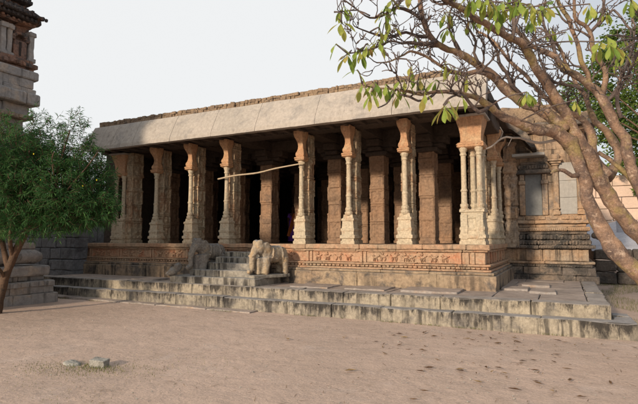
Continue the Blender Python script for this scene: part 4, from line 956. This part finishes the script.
# ------------------------------------------------------------------ ground litter, grass, pebbles
random.seed(55)
protos=[]
for k in range(4):
    mb=MB(); L=1.; vs=[]; ws=[.05,.5,.9,1.,.7,.3,.02]; cur=random.uniform(.1,.35)
    for i,wd in enumerate(ws):
        t=i/6; z=.06+cur*(t-.5)**2*1.2; y=(random.uniform(-.03,.03)+ .12*math.sin(t*3+k))
        vs+=[Vector((t-.5,y-.14*wd,z+.09*wd)),Vector((t-.5,y,z)),Vector((t-.5,y+.14*wd,z+.07*wd*random.uniform(.3,1.4)))]
    mb.add(vs,[(i*3+j,i*3+j+1,i*3+j+4,i*3+j+3) for i in range(6) for j in (0,1)],0,k/3)
    o=mb.build('fallen_leaf',M['litter'],tint=True); protos.append(o)
cnt=0
spots=[]
import itertools
def gp(x,y,z=0.):
    d=FW*FPX+RT*(x-CX)-UP*(y-CY); t=(z-EYE)/d.z; return Vector((d.x*t,d.y*t,z))
for _ in range(190):
    x=random.gauss(500,85) if random.random()<.8 else random.uniform(300,640); y=332+abs(random.gauss(0,26))
    if not(335<x<700) or y>402: continue
    spots.append(gp(x,y))
spots=[q for q in spots if q.y<9.1]
for x,y in [(337,330),(287,340),(275,313),(258,328),(275,352),(350,372),(318,365),(352,330),(285,336),(343,338),(352,353),(413,400),(225,318),(430,372)]: spots.append(gp(x,y))
for i,s in enumerate(spots):
    o=protos[i] if i<4 else protos[i%4].copy()
    if i>=4: COL.objects.link(o)
    sc=random.choice([.03,.04,.05,.05,.07,.09,.11,.14])*random.uniform(.8,1.2); o.location=(s.x,s.y,.004); o.rotation_euler=(random.uniform(-.2,.2),random.uniform(-.1,.1),random.uniform(0,6.28)); o.scale=(sc,sc*random.uniform(.7,1.2),sc)
    mt_=0; tag(o,'dry brown curled leaf fallen on the bare earth in front of the terrace','fallen leaf','leaves scattered on the earth')
mb=MB()
for _ in range(2600):
    x=random.uniform(-13,3); y=1.8+7.3*random.random()**1.2; r_=random.uniform(.003,.009)*(1.6 if random.random()<.05 else 1)
    ell(mb,(x,y,0.002),(r_,r_*random.uniform(.6,1),r_*.7),5,3)
o=mb.build('pebbles',M['stonegrey']); o['kind']='stuff'
mb=MB()
for _ in range(900):
    x=random.uniform(-13,3); y=2+7*random.random(); a=random.uniform(0,6.28); L=random.uniform(.02,.07); c=Vector((x,y,.004)); d=Vector((math.cos(a),math.sin(a),.05))*L; s=Vector((-math.sin(a),math.cos(a),0))*.003
    mb.add([c-d-s,c+d-s*.3,c+d+s*.3,c-d+s],[(0,1,2,3)],0,random.random())
o=mb.build('twig_litter',M['litter'],tint=True); o['kind']='stuff'
mb=MB()
def blade(x,y,h):
    a=random.uniform(0,6.28); l=Vector((math.cos(a),math.sin(a),0)); s=Vector((-math.sin(a),math.cos(a),0))*.003; p=Vector((x,y,-.004)); lean=random.uniform(.2,.9)
    t=random.random(); mb.add([p-s,p+s,p+l*h*lean*.4+Vector((0,0,h*.6))+s*.7,p+l*h*lean*.4+Vector((0,0,h*.6))-s*.7,p+l*h*lean+Vector((0,0,h))],[(0,1,2,3),(3,2,4)],0,t)
for cx,cy,sx,sy,n,h in [(-5.35,4.32,.24,.09,420,.035),(-5.6,4.15,.35,.14,420,.018),(-5.9,4.0,.3,.15,250,.015),(-4.9,4.5,.35,.2,260,.016),(-4.5,4.9,.5,.4,260,.012),(-7.5,5.2,1.2,.6,350,.012),(-5.2,3.5,.8,.3,300,.010)]:
    for _ in range(n): blade(random.gauss(cx,sx),random.gauss(cy,sy),h*random.uniform(.4,1.3))
for _ in range(17000):
    x=random.uniform(.8,6.5); y=random.uniform(10.5,20.5)
    if noise.noise(Vector((x*.7,y*.7,3)))+.25*(y-13)/7<.0: continue
    blade(x,y,random.uniform(.03,.09))
for _ in range(1500):
    x=random.uniform(-13.5,1.2); 
    if noise.noise(Vector((x*1.5,0,7)))<.05: continue
    blade(x,9.28-abs(random.gauss(0,.03)) if x>-6.1 else 8.96-abs(random.gauss(0,.03)),random.uniform(.015,.05))
o=mb.build('grass',M['grass'],tint=True); o['kind']='stuff'
